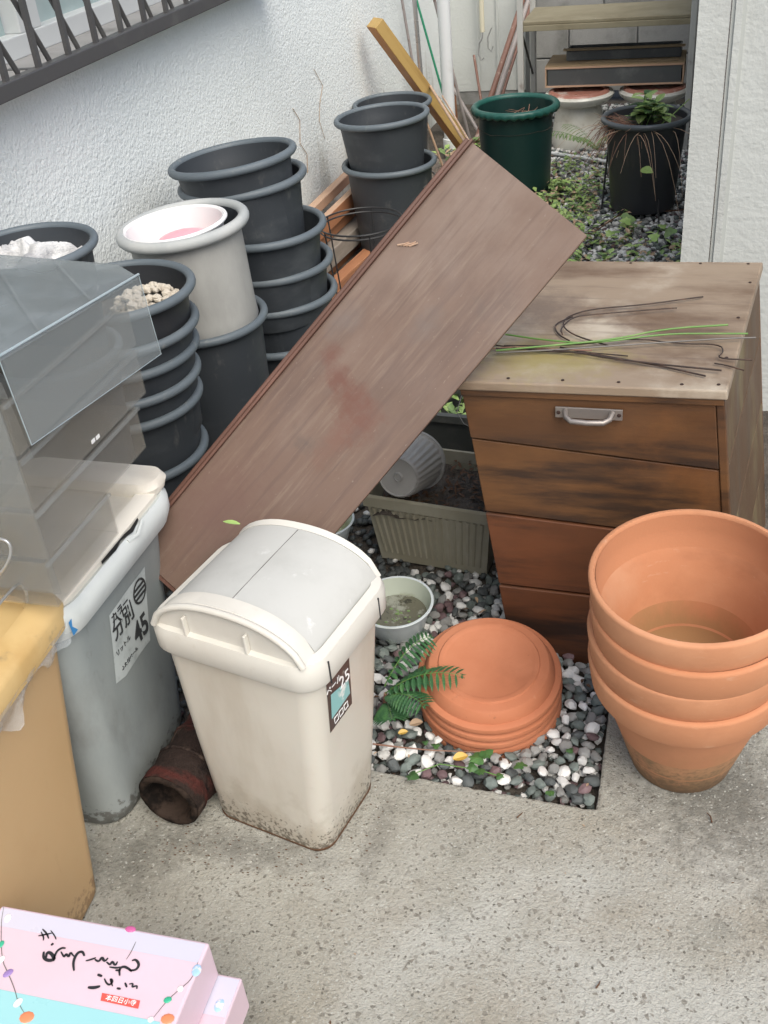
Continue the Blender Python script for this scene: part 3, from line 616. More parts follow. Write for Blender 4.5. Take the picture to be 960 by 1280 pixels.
# ------------------------------------------------------------------ wooden box
BX = thing('wooden_box', 'tall brown wooden box with a metal pull and weathered lid at the right', 'box', T(-.322, 1.702, -.03))
def bw(x, y, z):  # leaning carcass
    return (x-.128*z+.115*y, y+.02*x, z)
def panel(z0l, z1l, z0r, z1r, x0, x1, y0, y1):
    return [bw(x0, y0, z0l), bw(x1, y0, z0r), bw(x1, y1, z0r), bw(x0, y1, z0l), bw(x0, y0, z1l), bw(x1, y0, z1r), bw(x1, y1, z1r), bw(x0, y1, z1l)]
HB = .665; ww_ = .473
sl_ = [(0, 0), (.203, .185), (.385, .352), (.557, .515), (HB, HB)]
for i in range(4):
    g_ = .0022; yo = [-.003, .0, .0025, -.001][i]
    s = MB(); s.hexa(panel(sl_[i][0]+g_, sl_[i+1][0]-g_, sl_[i][1]+g_, sl_[i+1][1]-g_, 0, ww_-.016, yo, .016)); s.build('plank', m_boxw2 if i < 2 else m_boxw, BX, bevel=.002)
s = MB(); s.hexa(panel(0, HB, 0, HB, ww_-.015, ww_, -.001, .016)); s.build('corner_post', m_boxw, BX, bevel=.002)
for i in range(4):
    s = MB(); s.hexa(panel(sl_[i][1]+.002, sl_[i+1][1]-.002, sl_[i][1]+.002, sl_[i+1][1]-.002, ww_-.014, ww_-.001, .0165, .575)); s.build('side_plank', m_boxside, BX, bevel=.002)
    s = MB(); s.hexa(panel(sl_[i][0]+.002, sl_[i+1][0]-.002, sl_[i][0]+.002, sl_[i+1][0]-.002, .001, .014, .0165, .575)); s.build('side_plank', m_boxw, BX, bevel=.002)
s = MB(); s.hexa(panel(0, HB, 0, HB, .001, ww_-.001, .576, .59)); s.build('back_panel', m_boxw, BX)
s = MB(); s.hexa(panel(HB+.001, HB+.020, HB+.001, HB+.020, -.004, ww_+.006, -.010, .598)); lid = s.build('lid', m_lid, BX, bevel=.003)
s = MB(); s.hexa(panel(HB-.012, HB, HB-.012, HB, .0, ww_-.001, -.006, -.0035)); s.build('lid_batten', m_boxw, BX, bevel=.001)
for (x, y) in ((.09, .008), (.19, .008), (.29, .008), (.40, .008), (.462, .012), (.462, .12), (.462, .3), (.465, .48), (.35, .585), (.2, .585), (.45, .585)):
    p = bw(x, y, HB+.0205); s = MB(); s.lathe([(.0034, 0), (.003, .0010), (.0001, .0014)], 10, M=Matrix.Translation(p)); s.build('nail', m_nail, BX)
# handle
H0 = Vector(bw(.17, -.003, .635)); H0.x = -.225+.322; 
hx0, hx1, hz = .098, .208, .628
s = MB(); s.box(((hx0+hx1)/2, -.004, hz), (hx1-hx0+.012, .004, .022)); s.build('handle_plate', m_metal, BX, bevel=.001)
s = MB(); s.tube([(hx0+.012, -.005, hz+.004), (hx0+.016, -.022, hz-.001), (hx0+.026, -.030, hz-.004), ((hx0+hx1)/2, -.031, hz-.005), (hx1-.026, -.030, hz-.004), (hx1-.016, -.022, hz-.001), (hx1-.012, -.005, hz+.004)], .0055, 10); s.build('handle_grip', m_metal, BX, smooth=True, angle=60)
for x in (hx0, hx1):
    s = MB(); s.lathe([(.004, 0), (.003, .002), (.0001, .0025)], 10, M=T(x, -.006, hz, 0, R(90))); s.build('screw', m_nail, BX)

# wires and stems on the lid
ZL = HB-.03+.0235
def lidline(pts_, r_, m_, nm, lab, cat, dz=0, arch=0, grp=None):
    P_ = [at(px, py, ZL+r_+dz) for px, py in pts_]
    # smooth
    for _ in range(2):
        q = [P_[0]]
        for a, b in zip(P_, P_[1:]): q += [a*.75+b*.25, a*.25+b*.75]
        q.append(P_[-1]); P_ = q
    if arch:
        for i, p in enumerate(P_): p.z += arch*math.sin(math.pi*i/(len(P_)-1))
    s = MB(); s.tube(P_, r_, 6); o = s.build(nm, m_, smooth=True, angle=80); setp(o, lab, cat, grp)
WG = 'wires lying on the lid of the wooden box'
lidline([(879, 371), (800, 383), (740, 388), (708, 398), (702, 410), (720, 422), (760, 432)], .0016, m_metaldk, 'bent_wire', 'brown wire bent in a long hook, farthest back on the box lid', 'wire', grp=WG, arch=.004)
lidline([(846, 385), (780, 391), (738, 395), (716, 398), (700, 412), (703, 418)], .0014, m_metaldk, 'bent_wire', 'shorter brown hooked wire in front of the farthest one on the lid', 'wire', grp=WG, dz=.003, arch=.003)
lidline([(716, 396), (692, 405), (697, 418), (712, 426)], .0016, m_metaldk, 'bent_wire', 'small curl of brown wire at the middle of the bundle on the lid', 'wire', grp=WG)
lidline([(620, 441), (700, 437), (770, 432), (830, 428), (905, 423), (945, 422)], .0016, m_greywire, 'straight_wire', 'greyish straight wire reaching past the right edge of the lid', 'wire', grp=WG, dz=.004)
lidline([(630, 432), (720, 432), (790, 422), (850, 430), (900, 430), (905, 440), (895, 448), (940, 450)], .0014, m_metaldk, 'bent_wire', 'brown wire with a kinked zigzag end by the right edge of the lid', 'wire', grp=WG, dz=.002)
lidline([(620, 436), (700, 437), (790, 452), (902, 463)], .0018, m_metaldk, 'straight_wire', 'dark straight wire ending near the front right corner of the lid', 'wire', grp=WG, dz=.003)
lidline([(700, 434), (760, 446), (820, 456), (882, 470)], .0018, m_metaldk, 'straight_wire', 'dark straight wire nearest the front of the lid', 'wire', grp=WG)
lidline([(610, 430), (680, 440), (730, 440), (785, 445)], .0014, m_metaldk, 'straight_wire', 'short dark wire coming out from under the leaning board', 'wire', grp=WG, dz=.001)
lidline([(893, 454), (910, 457), (930, 463)], .0014, m_metaldk, 'straight_wire', 'tiny piece of wire at the right edge of the lid', 'wire', grp=WG)
lidline([(632, 418), (680, 425), (740, 430), (830, 417), (895, 417), (935, 417)], .0018, m_stemg, 'garden_cutting', 'thin green stem running straight to the right edge of the lid', 'plant stem', dz=.006)
lidline([(620, 438), (700, 431), (770, 424), (830, 411), (910, 406)], .0020, m_stemg, 'garden_cutting', 'thicker green stem lying over the wires on the lid', 'plant stem', dz=.009)
lidline([(610, 436), (650, 433), (700, 437), (740, 438)], .0013, m_dryr, 'garden_cutting', 'dry reddish stem coming from under the board on the lid', 'plant stem', dz=.002)

# ------------------------------------------------------------------ terracotta pots
TG = 'terracotta pots nested one in another at the right'
labT = ['clean terracotta pot, topmost of the stack at the right, open mouth showing', 'second terracotta pot from the top of the right stack', 'third terracotta pot from the top of the right stack', 'bottom terracotta pot with a speckled dirty base standing on the concrete']
ax = Matrix.Translation((.044, 1.452, .004)) @ Euler((R(4), R(-1), 0)).to_matrix().to_4x4()
for i, zr in enumerate((.463, .403, .345, .285)):
    M = ax @ Matrix.Translation((.003*math.sin(i*2), .002*math.cos(i*3), zr-.285))
    t = thing('terracotta_pot', labT[i], 'plant pot', M, TG); h = .285; RR = .172
    s = MB(); s.lathe([(.086, 0), (.093, .006), (.110, .07), (.128, .14), (.143, .195), (RR-.016, .222)], 64)
    s.disc(.086, 0, 64, up=False)
    s.lathe([(RR-.0125, h-.006), (RR-.013, .250), (RR-.015, .232), (.150, .208), (.132, .15), (.113, .085), (.107, .058), (.097, .038), (.080, .024), (.05, .015), (.0001, .012)], 64, mi=1)
    s.build('body', [m_terraold if i == 3 else m_terra, m_terrain], t, smooth=True)
    s = MB(); s.lathe([(RR-.0162, .2195), (RR-.008, .2205), (RR-.0055, .225), (RR, h-.006), (RR-.001, h-.002), (RR-.004, h), (RR-.009, h), (RR-.0115, h-.004), (RR-.012, h-.012)], 64); s.build('rim', m_terra, t, smooth=True, angle=50)
# saucers (upturned stack)
SG = 'terracotta saucers stacked upside down on the gravel'
labS = ['terracotta saucer on top of the upside-down stack, its ringed base up', 'second terracotta saucer from the top of the upside-down stack', 'third terracotta saucer from the top of the upside-down stack', 'fourth terracotta saucer from the top of the upside-down stack', 'bottom terracotta saucer resting on the pebbles']
ax = Matrix.Translation((-.340, 1.530, .043)) @ Euler((R(8), R(2), 0)).to_matrix().to_4x4() @ Matrix.Scale(1.09, 4)
proto = None
for i in range(5):
    M = ax @ Matrix.Translation((.0015*math.sin(i*2.2), .0015*math.cos(i*1.7), .050-.020*i-.02)) @ Matrix.Rotation(i*1.3, 4, 'Z')
    if proto is None:
        proto = thing('terracotta_saucer', labS[0], 'saucer', M, SG)
        s = MB(); s.lathe([(.0001, .0385), (.080, .0388), (.083, .0400), (.086, .0412), (.092, .0412), (.0945, .0385), (.103, .0375), (.110, .0365), (.113, .034), (.120, .020), (.1215, .0145), (.129, .0135), (.1325, .0115), (.1340, .007), (.1335, .002), (.130, -.001), (.125, 0), (.114, .018), (.10, .031), (.0001, .0325)], 72)
        s.build('dish', m_saucer, proto, smooth=True, angle=28)
    else: copy_tree(proto, M, labS[i])

# ------------------------------------------------------------------ water bowl, second bowl
def bowl(x, y, z, Rr, h, lab, water=True, tilt=0):
    t = thing('plastic_bowl', lab, 'bowl', T(x, y, z, 0, tilt))
    s = MB(); s.lathe([(.0001, 0), (Rr*.66, 0), (Rr*.70, .004), (Rr*.93, h-.006), (Rr*.99, h-.005), (Rr, h-.002), (Rr*.985, h), (Rr*.93, h-.001)], 48)
    s.lathe([(Rr*.93, h-.001), (Rr*.89, h-.014), (Rr*.68, .006), (.0001, .005)], 48, mi=1); s.build('shell', [m_bowl, m_bowlin], t, smooth=True)
    if water:
        s = MB(); s.disc(Rr*.80, h*.46, 40); s.build('dirty_water', m_water, t)
    return t
bowl(-.595, 1.742, -.012, .088, .078, 'round white bowl of dirty green water beside the planter', tilt=R(3))
bowl(-.862, 2.03, 0.0, .078, .065, 'white bowl mostly hidden behind the cream bin below the board', water=False)
mb = MB()
for _ in range(26):
    a = rp.uniform(0, 6.3); q = rp.random()*.055; vs, fs = pebs[1][rp.randrange(6)]; r_ = rp.uniform(.002, .005); n = len(mb.v)
    mb.v += [(-.595+q*math.cos(a)+v.x*r_, 1.742+q*math.sin(a)+v.y*r_, .0248+v.z*r_*.4) for v in vs]; mb.f += [tuple(i+n for i in f) for f in fs]; mb.m += [0]*len(fs)
o = mb.build('floating_scum', m_leafm, kind='stuff'); setp(o, 'bits of scum floating in the bowl of dirty water', 'debris')

# ------------------------------------------------------------------ ribbed planter, dark planter, lying pot
PL = thing('rectangular_planter', 'olive ribbed rectangular planter next to the wooden box', 'planter', T(0, 0, 0))
def pquad(inset, z): # tapered footprint
    a = [(-.735, 1.985), (-.408, 1.945), (-.385, 2.20), (-.72, 2.235)]; c = (-.562, 2.09)
    return [(c[0]+(x-c[0])*(1-inset), c[1]+(y-c[1])*(1-inset), z) for x, y in a]
s = MB(); s.loft([pquad(.16, -.02), pquad(.05, .15)], cap=(True, False)); s.loft([pquad(.07, .15), pquad(.17, -.0)], cap=(False, True)); s.build('trough', m_planter, PL)
s = MB(); s.loft([pquad(.05, .145), pquad(0, .147), pquad(-.005, .175), pquad(.015, .182), pquad(.05, .180), pquad(.06, .146)], close=True, cap=(False, False)); s.build('rim', m_planter, PL, bevel=.003)
b0, b1, t0, t1 = [Vector(p) for p in (pquad(.16, -.02)[0], pquad(.16, -.02)[1], pquad(.05, .15)[0], pquad(.05, .15)[1])]
for k in range(17):
    u_ = (k+.9)/18; a = b0.lerp(b1, u_)+Vector((0, -.001, .025)); b = t0.lerp(t1, u_)+Vector((0, -.001, -.008))
    s = MB(); s.tube([a, b], .0046, 6); s.build('rib', m_planter, PL, smooth=True)
mb = MB(); vs, fs = hgrid(-.71, -.40, 1.97, 2.23, .012, lambda x, y: .135+.02*noise.noise((x*30, y*30, 1))+.012*noise.noise((x*9, y*9, 1))); mb.add(vs, fs)
for _ in range(200):
    x, y = rp.uniform(-.70, -.41), rp.uniform(1.98, 2.21); d = Vector((rp.uniform(-1, 1), rp.uniform(-1, 1), rp.uniform(-.2, .5))); mb.leaf((x, y, .143+rp.random()*.012), d, (rp.uniform(-.5, .5), rp.uniform(-.5, .5), 1), rp.uniform(.012, .025), .008, mi=1, n=2)
o = mb.build('leaf_litter', [m_soil, m_dead], kind='stuff', smooth=False); setp(o, 'dark soil and dead leaf litter filling the olive planter', 'soil')
DP = thing('dark_planter', 'dark grey rectangular planter behind the lying ribbed pot', 'planter', T(-.575, 2.47, 0, R(-4)))
s = MB(); s.loft([rrect(.26, .12, .015, -.01), rrect(.30, .15, .015, .16)], cap=(True, False)); s.loft([rrect(.285, .135, .012, .16), rrect(.25, .11, .012, .06)], cap=(False, True)); s.build('trough', m_dplanter, DP, smooth=True)
s = MB(); s.loft([rrect(.285, .135, .012, .155), rrect(.315, .165, .02, .157), rrect(.315, .165, .02, .178), rrect(.285, .135, .012, .18)], close=True, cap=(False, False)); s.build('rim', m_dplanter, DP, smooth=True)
# weeds in dark planter
mb = MB()
for _ in range(60):
    x, y = rp.uniform(-.70, -.45), rp.uniform(2.42, 2.54); mb.leaf((x, y, .16), (rp.uniform(-1, 1), rp.uniform(-1, 1), .5), (0, 0, 1), .03, .018, mi=rp.randrange(2), n=2)
o = mb.build('planter_weeds', [m_leafb, m_leafm], kind='stuff'); setp(o, 'small green weeds growing in the dark planter', 'weeds')
# lying ribbed pot
pb = at(494, 597, .235); pr_ = at(548, 560, .262)
axv = Vector((.10, .97, -.20)).normalized(); x_ = axv.orthogonal().normalized(); y_ = axv.cross(x_)
LM = Matrix((x_, y_, axv)).transposed().to_4x4(); LM.translation = at(497, 597, .245)
LP = thing('lying_pot', 'grey ribbed pot lying on its side in the olive planter', 'plant pot', LM)
rib = lambda a, k: (.0026*math.cos(a*26) if k in (2, 3) else 0)
s = MB(); s.lathe([(.048, 0), (.052, .004), (.0535, .012), (.068, .112), (.070, .118), (.076, .119), (.076, .128), (.070, .128)], 104, wob=rib); s.lathe([(.070, .128), (.064, .11), (.05, .01), (.0001, .01)], 64, mi=1); s.build('ribbed_wall', [m_ribpot, m_dplanter], LP, smooth=True, angle=60)
s = MB(); s.lathe([(.048, 0), (.046, .004), (.012, .005), (.010, .002), (.0001, .002)], 48); s.build('base', m_ribpot, LP, smooth=True)
s = MB(); s.lathe([(.009+.0015*math.cos(a), .001+.0015*math.sin(a)) for a in [i*math.pi/3 for i in range(7)]], 24); s.build('drain_ring', m_ribpot, LP, smooth=True)
s = MB(); P_ = [at(*q, .2) for q in ((577, 495), (571, 515), (580, 530), (596, 538))]; s.tube(P_, .0012, 6); o = s.build('wire_scrap', m_greywire, smooth=True); setp(o, 'thin pale bent wire hanging by the dark planter', 'wire')

# ------------------------------------------------------------------ cream swing bin
CB = thing('swing_bin', 'cream plastic rubbish bin with a domed grey-white swing lid', 'rubbish bin', T(-.655, 1.212, 0, R(-12)))
def sec(w_, d_, r, z, cy=0, n=6): return rrect(w_, d_, r, z, n, 0, cy)
s = MB(); H = .425
s.loft([sec(.225, .175, .03, .0, .0), sec(.243, .190, .035, .004, .0), sec(.250, .196, .036, .02, .001), sec(.278, .216, .036, .2, .012), sec(.308, .238, .036, H, .027)], cap=(True, True)); s.build('body', m_cream, CB, smooth=True, angle=50)
s = MB(); s.loft([sec(.236, .184, .032, -.001, .0), sec(.247, .193, .034, .003, .0), sec(.2475, .1935, .034, .0055, .0)]); s.build('contact_shade_foot', m_dead, CB, smooth=True, angle=50)  # dark ring added at the base, painting the bin's contact shadow
s = MB(); s.loft([sec(.300, .230, .035, H-.012, .028), sec(.326, .258, .045, H-.014, .028), sec(.338, .272, .05, H-.006, .03), sec(.338, .274, .05, H+.03, .03), sec(.330, .266, .048, H+.042, .03), sec(.300, .238, .04, H+.046, .03), sec(.298, .236, .04, H+.02, .03)], close=True, cap=(False, False)); s.build('collar', m_creamlid, CB, smooth=True, angle=50)
# arch end panels
def arch(y, wd, z0, ht, n=18, p=2.3):
    out = []
    for i in range(n+1):
        t_ = -1+2*i/n; out.append((t_*wd/2, y, z0+ht*(max(0, 1-abs(t_)**p))**.62))
    return out
Z0 = H+.040
for (ya, yb, nm) in ((-.094, -.062, 'front_arch'), (.146, .157, 'back_arch')):
    a = arch(ya, .297, Z0, .068); b = arch(yb, .297, Z0, .073)
    a2 = arch(ya+.004, .297, Z0, .072) if ya < 0 else a
    s = MB(); s.loft([a, a2, b] if ya < 0 else [a, b], cap=(True, True)); s.build(nm, m_creamlid, CB, smooth=True, angle=40)
a = arch(-.0985, .262, Z0+.004, .052); b = arch(-.093, .262, Z0+.004, .052)
for x in (-.075, .045):
    s = MB(); s.box((x, -.099, Z0+.020), (.005, .010, .038)); s.build('rib', m_creamlid, CB, bevel=.0015)
# raised moulding around front arch
s = MB(); s.tube([Vector(p)+Vector((0, -.003, 0)) for p in arch(-.094, .291, Z0+.002, .066, 24)], .006, 8); s.build('arch_moulding', m_creamlid, CB, smooth=True, angle=80)
for (y0, y1, sgn) in ((-.061, .145, -1), (-.061, .145, 1)):
    def strip(y, up=0):
        top = []
        for i in range(25):
            t_ = i/24; x = sgn*(.0006+.1468*math.sin(t_*math.pi/2))
            top.append((x, y, Z0+up-.003+.071*(max(0, 1-abs(x/.1478)**2.2))**.6))
        low = [(x*.97, y, max(Z0-.006, z-.004)) for (x, y, z) in top[::-1]]
        return top+low
    s = MB(); s.loft([strip(y0), strip(y0+.05, .0008), strip(y1-.05, .0008), strip(y1)] if sgn < 0 else [r[::-1] for r in (strip(y0), strip(y0+.05, .0008), strip(y1-.05, .0008), strip(y1))]); s.build('swing_flap', m_flap, CB, smooth=True, angle=35)
s = MB(); s.tube([(0, -.058, Z0+.0681), (0, .04, Z0+.0689), (0, .143, Z0+.0681)], .0008, 6); s.build('flap_seam', m_greywire, CB)
for zc, yy in ((H+.012, -.062),):
    s = MB(); s.box((.1695, yy, H+.012), (.0022, .0018, .046)); s.build('hinge_gap', m_blackpl, CB)
s = MB(); s.box((.1695, .105, H+.012), (.0022, .0018, .046)); s.build('hinge_gap', m_blackpl, CB)
# sticker on right side
def bside(y, z): # +x face of body at height z
    t_ = z/H; return Vector((.125+(.154-.125)*t_+.0008, y, z))
s = MB(); s.add([bside(-.055, .285), bside(.02, .285), bside(.02, .40), bside(-.055, .40)], [(0, 1, 2, 3)]); s.build('sticker', m_stickd, CB)
s = MB(); s.add([bside(-.048, .312)+Vector((.0006, 0, 0)), bside(.015, .315)+Vector((.0006, 0, 0)), bside(.012, .350)+Vector((.0006, 0, 0)), bside(-.045, .366)+Vector((.0006, 0, 0))], [(0, 1, 2, 3)]); s.build('sticker_picture', m_stickt, CB)
fm = Matrix(((0, 0, 1, 0), (1, 0, 0, 0), (0, 1, 0, 0), (0, 0, 0, 1)))
text('sticker_lettering', '25', .034, m_wprint, CB, Matrix.Translation(bside(.0, .362)+Vector((.001, 0, 0))) @ fm)
text('sticker_lettering', 'ペール', .016, m_wprint, CB, Matrix.Translation(bside(-.034, .378)+Vector((.001, 0, 0))) @ fm)
text('sticker_lettering', '□□□', .018, m_wprint, CB, Matrix.Translation(bside(-.018, .299)+Vector((.001, 0, 0))) @ fm)

# ------------------------------------------------------------------ grey 45 bin
GB = thing('grey_bin', 'tall grey rubbish bin with ivory broken-edged lid and worn 45 label', 'rubbish bin', T(-1.062, 1.232, 0, R(-1)))
HG = .535
def gsec(w_, d_, r, z, cx=0, cy=0, dent=0):
    out = []
    for (x, y, zz) in rrect(w_, d_, r, z, 6, cx, cy):
        out.append((x, y, zz))
    return out
# long side along y ; rear end towards +y
s = MB(); s.loft([gsec(.19, .28, .05, 0, .005, -.01), gsec(.205, .30, .055, .006, .005, -.01), gsec(.212, .31, .055, .03, .005, -.008), gsec(.25, .35, .06, .30, .0, .0), gsec(.275, .385, .06, HG-.03, 0, .01)], cap=(True, True)); s.build('body', m_greybin, GB, smooth=True, angle=50)
s = MB(); s.box((.1125, .02, .27), (.014, .13, .40)); 
s = MB(); s.loft([gsec(.270, .38, .06, HG-.045, .002, .012), gsec(.300, .412, .065, HG-.045, .002, .012), gsec(.318, .425, .07, HG-.02, .003, .012), gsec(.318, .425, .07, HG+.005, .003, .012), gsec(.300, .41, .065, HG+.014, .003, .012), gsec(.27, .38, .06, HG+.008, .003, .012)], close=True, cap=(False, False)); s.build('collar', m_greycollar, GB, smooth=True, angle=50)
s = MB(); s.loft([gsec(.290, .400, .06, HG+.004, .0, .012), gsec(.292, .404, .06, HG+.020, .0, .012), gsec(.272, .385, .055, HG+.028, 0, .012), gsec(.235, .34, .05, HG+.029, 0, .012), gsec(.222, .325, .045, HG+.020, 0, .012)], cap=(False, True)); s.build('lid', m_binlid, GB, smooth=True, angle=50)
s = MB(); s.loft([gsec(.29, .075, .03, HG+.014, .0, .185), gsec(.30, .080, .03, HG+.030, .0, .185), gsec(.285, .066, .028, HG+.042, 0, .187)], cap=(False, True)); s.build('hinge_block', m_binlid, GB, smooth=True, angle=50)
# cracked gap and splinter along the near long rim
s = MB()
crk = [(.151, -.045), (.156, -.005), (.150, .022), (.159, .050), (.151, .085)]
s.add([(x, y, HG+.0165) for x, y in crk] + [(x-.006-.004*(i % 2), y+.008, HG+.0165) for i, (x, y) in enumerate(crk)], [(i, i+1, 6+i, 5+i) for i in range(4)]); s.build('crack', m_dark, GB)
s = MB(); s.tube([(.158, .03, HG+.010), (.163, .055, HG+.008), (.158, .085, HG+.015)], .0035, 6); s.build('broken_tab', m_greycollar, GB, smooth=True)
def gside(y, z): 
    xs = [(0.03, .111), (.30, .125), (.505, .1375)]; 
    if z < .3: t_ = (z-.03)/.27; x = .111+(.125-.111)*t_
    else: t_ = (z-.3)/.205; x = .125+(.1375-.125)*t_
    return Vector((x+.0012, y, z))
lb = [gside(-.085, .315), gside(.055, .320), gside(.06, .495), gside(-.075, .49)]
s = MB(); s.add([gside(-.072, .300), gside(-.040, .289), gside(.02, .293), gside(.057, .291), gside(.088, .443), gside(.02, .442), gside(-.046, .438), gside(-.058, .37)], [tuple(range(8))]); s.build('label_sheet', m_label, GB)
def gt(body, y, z, size, nm='label_lettering', sx=1, bold=0):
    text(nm, body, size, m_inkworn, GB, Matrix.Translation(gside(y, z)+Vector((.0012, 0, 0))) @ fm, sx=sx, bold=bold)
gt('45', .036, .338, .062, sx=.8, bold=.0016); gt('分別', -.012, .396, .044, sx=.85, bold=.0006); gt('カラー', -.014, .424, .020, bold=.0003)
gt('リットル', -.028, .352, .013); gt('ふた付ペール', -.018, .312, .010)
s = MB()
vs = []; 
for i in range(33):
    a = 2*math.pi*i/32
    for r_ in (.021, .026): vs.append(gside(.056+r_*math.cos(a)*.9, .412+r_*math.sin(a))+Vector((.0012, 0, 0)))
s.add(vs, [(2*i, 2*i+2, 2*i+3, 2*i+1) for i in range(32)])
for dz in (-.010, 0, .010): s.add([gside(.036, .409+dz)+Vector((.0013, 0, 0)), gside(.076, .409+dz)+Vector((.0013, 0, 0)), gside(.076, .415+dz)+Vector((.0013, 0, 0)), gside(.036, .415+dz)+Vector((.0013, 0, 0))], [(0, 1, 2, 3)])
s.build('label_emblem', m_inkworn, GB)

# ------------------------------------------------------------------ orange bin
OB = thing('orange_bin', 'orange plastic bin with yellow lid and a bag edge sticking out at the left', 'rubbish bin', T(-1.068, .825, 0, R(3)))
HO = .56
s = MB(); s.loft([gsec(.20, .26, .035, 0, .03, -.01), gsec(.215, .28, .04, .006, .03, -.01), gsec(.235, .33, .04, .28, .02, .03), gsec(.265, .38, .04, HO-.03, .012, .06)], cap=(True, True)); s.build('body', m_orange, OB, smooth=True, angle=50)
s = MB(); s.loft([gsec(.27, .385, .04, HO-.045, .013, .06), gsec(.298, .41, .05, HO-.04, .015, .06), gsec(.302, .415, .05, HO-.005, .015, .06), gsec(.29, .40, .045, HO+.004, .015, .06), gsec(.245, .36, .04, HO+.016, .01, .06), gsec(.225, .33, .035, HO+.017, .01, .06), gsec(.215, .32, .03, HO+.008, .01, .06)], cap=(False, True)); s.build('lid', m_orangelid, OB, smooth=True, angle=50)
def smooth_pts(P_, it=2):
    for _ in range(it):
        q = [P_[0]]
        for a, b in zip(P_, P_[1:]): q += [a*.75+b*.25, a*.25+b*.75]
        q.append(P_[-1]); P_ = q
    return P_
s = MB(); s.tube(smooth_pts([at(34, 752, .585), at(33, 738, .612), at(24, 728, .625), at(10, 742, .635), at(-12, 768, .635)]), .0024, 8); s.build('wire_handle', m_steel, OB, smooth=True, angle=80, world=True)
s = MB(); s.tube(smooth_pts([at(-6, 722, .66), at(2, 716, .675), at(13, 698, .70), at(14, 682, .72), at(6, 674, .73), at(-14, 672, .73)]), .0024, 8); s.build('wire_handle', m_steel, OB, smooth=True, angle=80, world=True)
s = MB(); s.lathe([(.009, 0), (.007, .004), (.0001, .004)], 16, M=MW[OB.name].inverted() @ Matrix.Translation(at(34, 752, HO+.010))); s.build('handle_socket', m_blackpl, OB)
# plastic bag edge
vs = []; fs = []; n = 46; rows = 6
for i in range(n):
    t_ = i/(n-1); y = -.13+.39*t_
    for j in range(rows):
        f = j/(rows-1)
        x = .166+.009*math.sin(t_*31+j)*f+.003*noise.noise((t_*20, j, 0)) - .012*f
        z = HO-.030-f*(.028+.022*(1-t_)+.016*math.sin(t_*17)+.008*math.sin(t_*43)); vs.append((x, y, z))
for i in range(n-1):
    for j in range(rows-1): fs.append((i*rows+j, (i+1)*rows+j, (i+1)*rows+j+1, i*rows+j+1))
s = MB(); s.add(vs, fs); o = s.build('bag_edge', m_bag, smooth=True, angle=180); o.matrix_world = MW[OB.name]; setp(o, 'crinkled clear plastic bag edge hanging out under the orange bin lid', 'plastic bag')
s = MB(); s.add([(.1705, .225, HO-.03), (.1705, .250, HO-.03), (.168, .25, HO-.062), (.168, .23, HO-.062)], [(0, 1, 2, 3)]); o2 = s.build('bag_print', m_blue); o2.parent = o

# ------------------------------------------------------------------ clear drawers
DR = thing('clear_drawers', 'smoky clear plastic drawer unit stacked on the two bins at the left', 'drawer unit', T(-.88, 0, 0))
def dbox(s, v0, v1, z0, z1, x0=-.30, x1=0, t_=.003, open_=True, sl=0):
    s.box(((x0+x1)/2, (v0+v1)/2, z0+t_/2), (x1-x0, v1-v0, t_))
    s.box((x1-t_/2, (v0+v1)/2, (z0+z1)/2+t_/2), (t_, v1-v0-2*t_, z1-z0-t_)); s.box((x0+t_/2, (v0+v1)/2, (z0+z1)/2+t_/2), (t_, v1-v0-2*t_, z1-z0-t_))
    s.box(((x0+x1)/2, v0+t_/2, (z0+z1)/2+t_/2), (x1-x0, t_, z1-z0-t_)); s.box(((x0+x1)/2, v1-t_/2, (z0+z1)/2+t_/2), (x1-x0, t_, z1-z0-t_))
for (v0, v1, z0, z1, x1) in ((1.015, 1.21, .600, .682, .0), (1.022, 1.345, .685, .765, .004), (1.03, 1.385, .768, .850, .004), (1.035, 1.395, .853, .935, .002)):
    s = MB(); dbox(s, v0, v1, z0, z1, x1=x1); s.build('drawer', m_clear2, DR, bevel=.002)
    s = MB(); s.box((x1+.003, (v0+v1)/2, z1-.004), (.004, v1-v0, .005)); s.build('drawer_lip', m_clear, DR)
tp = [Vector((-.001, 1.062, .990)), Vector((.0, 1.450, .949)), at(147, 330, .958)+Vector((.88, 0, 0)), at(-70, 312, .985)+Vector((.88, 0, 0)), Vector((-.36, 1.03, .99))]
s = MB(); s.add([tuple(p-Vector((0, 0, .005))) for p in tp]+[tuple(p) for p in tp], [(4, 3, 2, 1, 0), (5, 6, 7, 8, 9)]+[(i, (i+1) % 5, 5+(i+1) % 5, 5+i) for i in range(5)]); s.build('top_panel', m_top, DR, bevel=.0015, seg=2)
for k, (va, vb) in enumerate(((.25, .27), (.62, .64))):
    a0, a1, b0, b1 = tp[0].lerp(tp[1], va), tp[0].lerp(tp[1], vb), tp[3].lerp(tp[2], va), tp[3].lerp(tp[2], vb)
    s = MB(); s.add([a0+Vector((0, 0, .0008)), a1+Vector((0, 0, .0008)), b1+Vector((0, 0, .0008)), b0+Vector((0, 0, .0008))], [(0, 1, 2, 3)]); s.build('moulded_line', m_clear, DR)
s = MB(); s.hexa([(.010, 1.055, .862), (.010, 1.445, .812), (.013, 1.445, .812), (.013, 1.055, .862), (-.003, 1.062, .992), (-.003, 1.452, .950), (0, 1.452, .950), (0, 1.062, .992)]); s.build('front_flap', m_flapcl, DR)
s = MB(); s.tube([(.0, 1.060, .994), (.0, 1.452, .952)], .0022, 8); s.build('flap_edge', m_edgecl, DR, smooth=True)
s = MB(); s.tube([(.0, 1.060, .994), (.0125, 1.055, .862), (.0125, 1.445, .812), (.0, 1.452, .952)], .0008, 6); s.build('flap_outline', m_edgecl, DR, smooth=True)
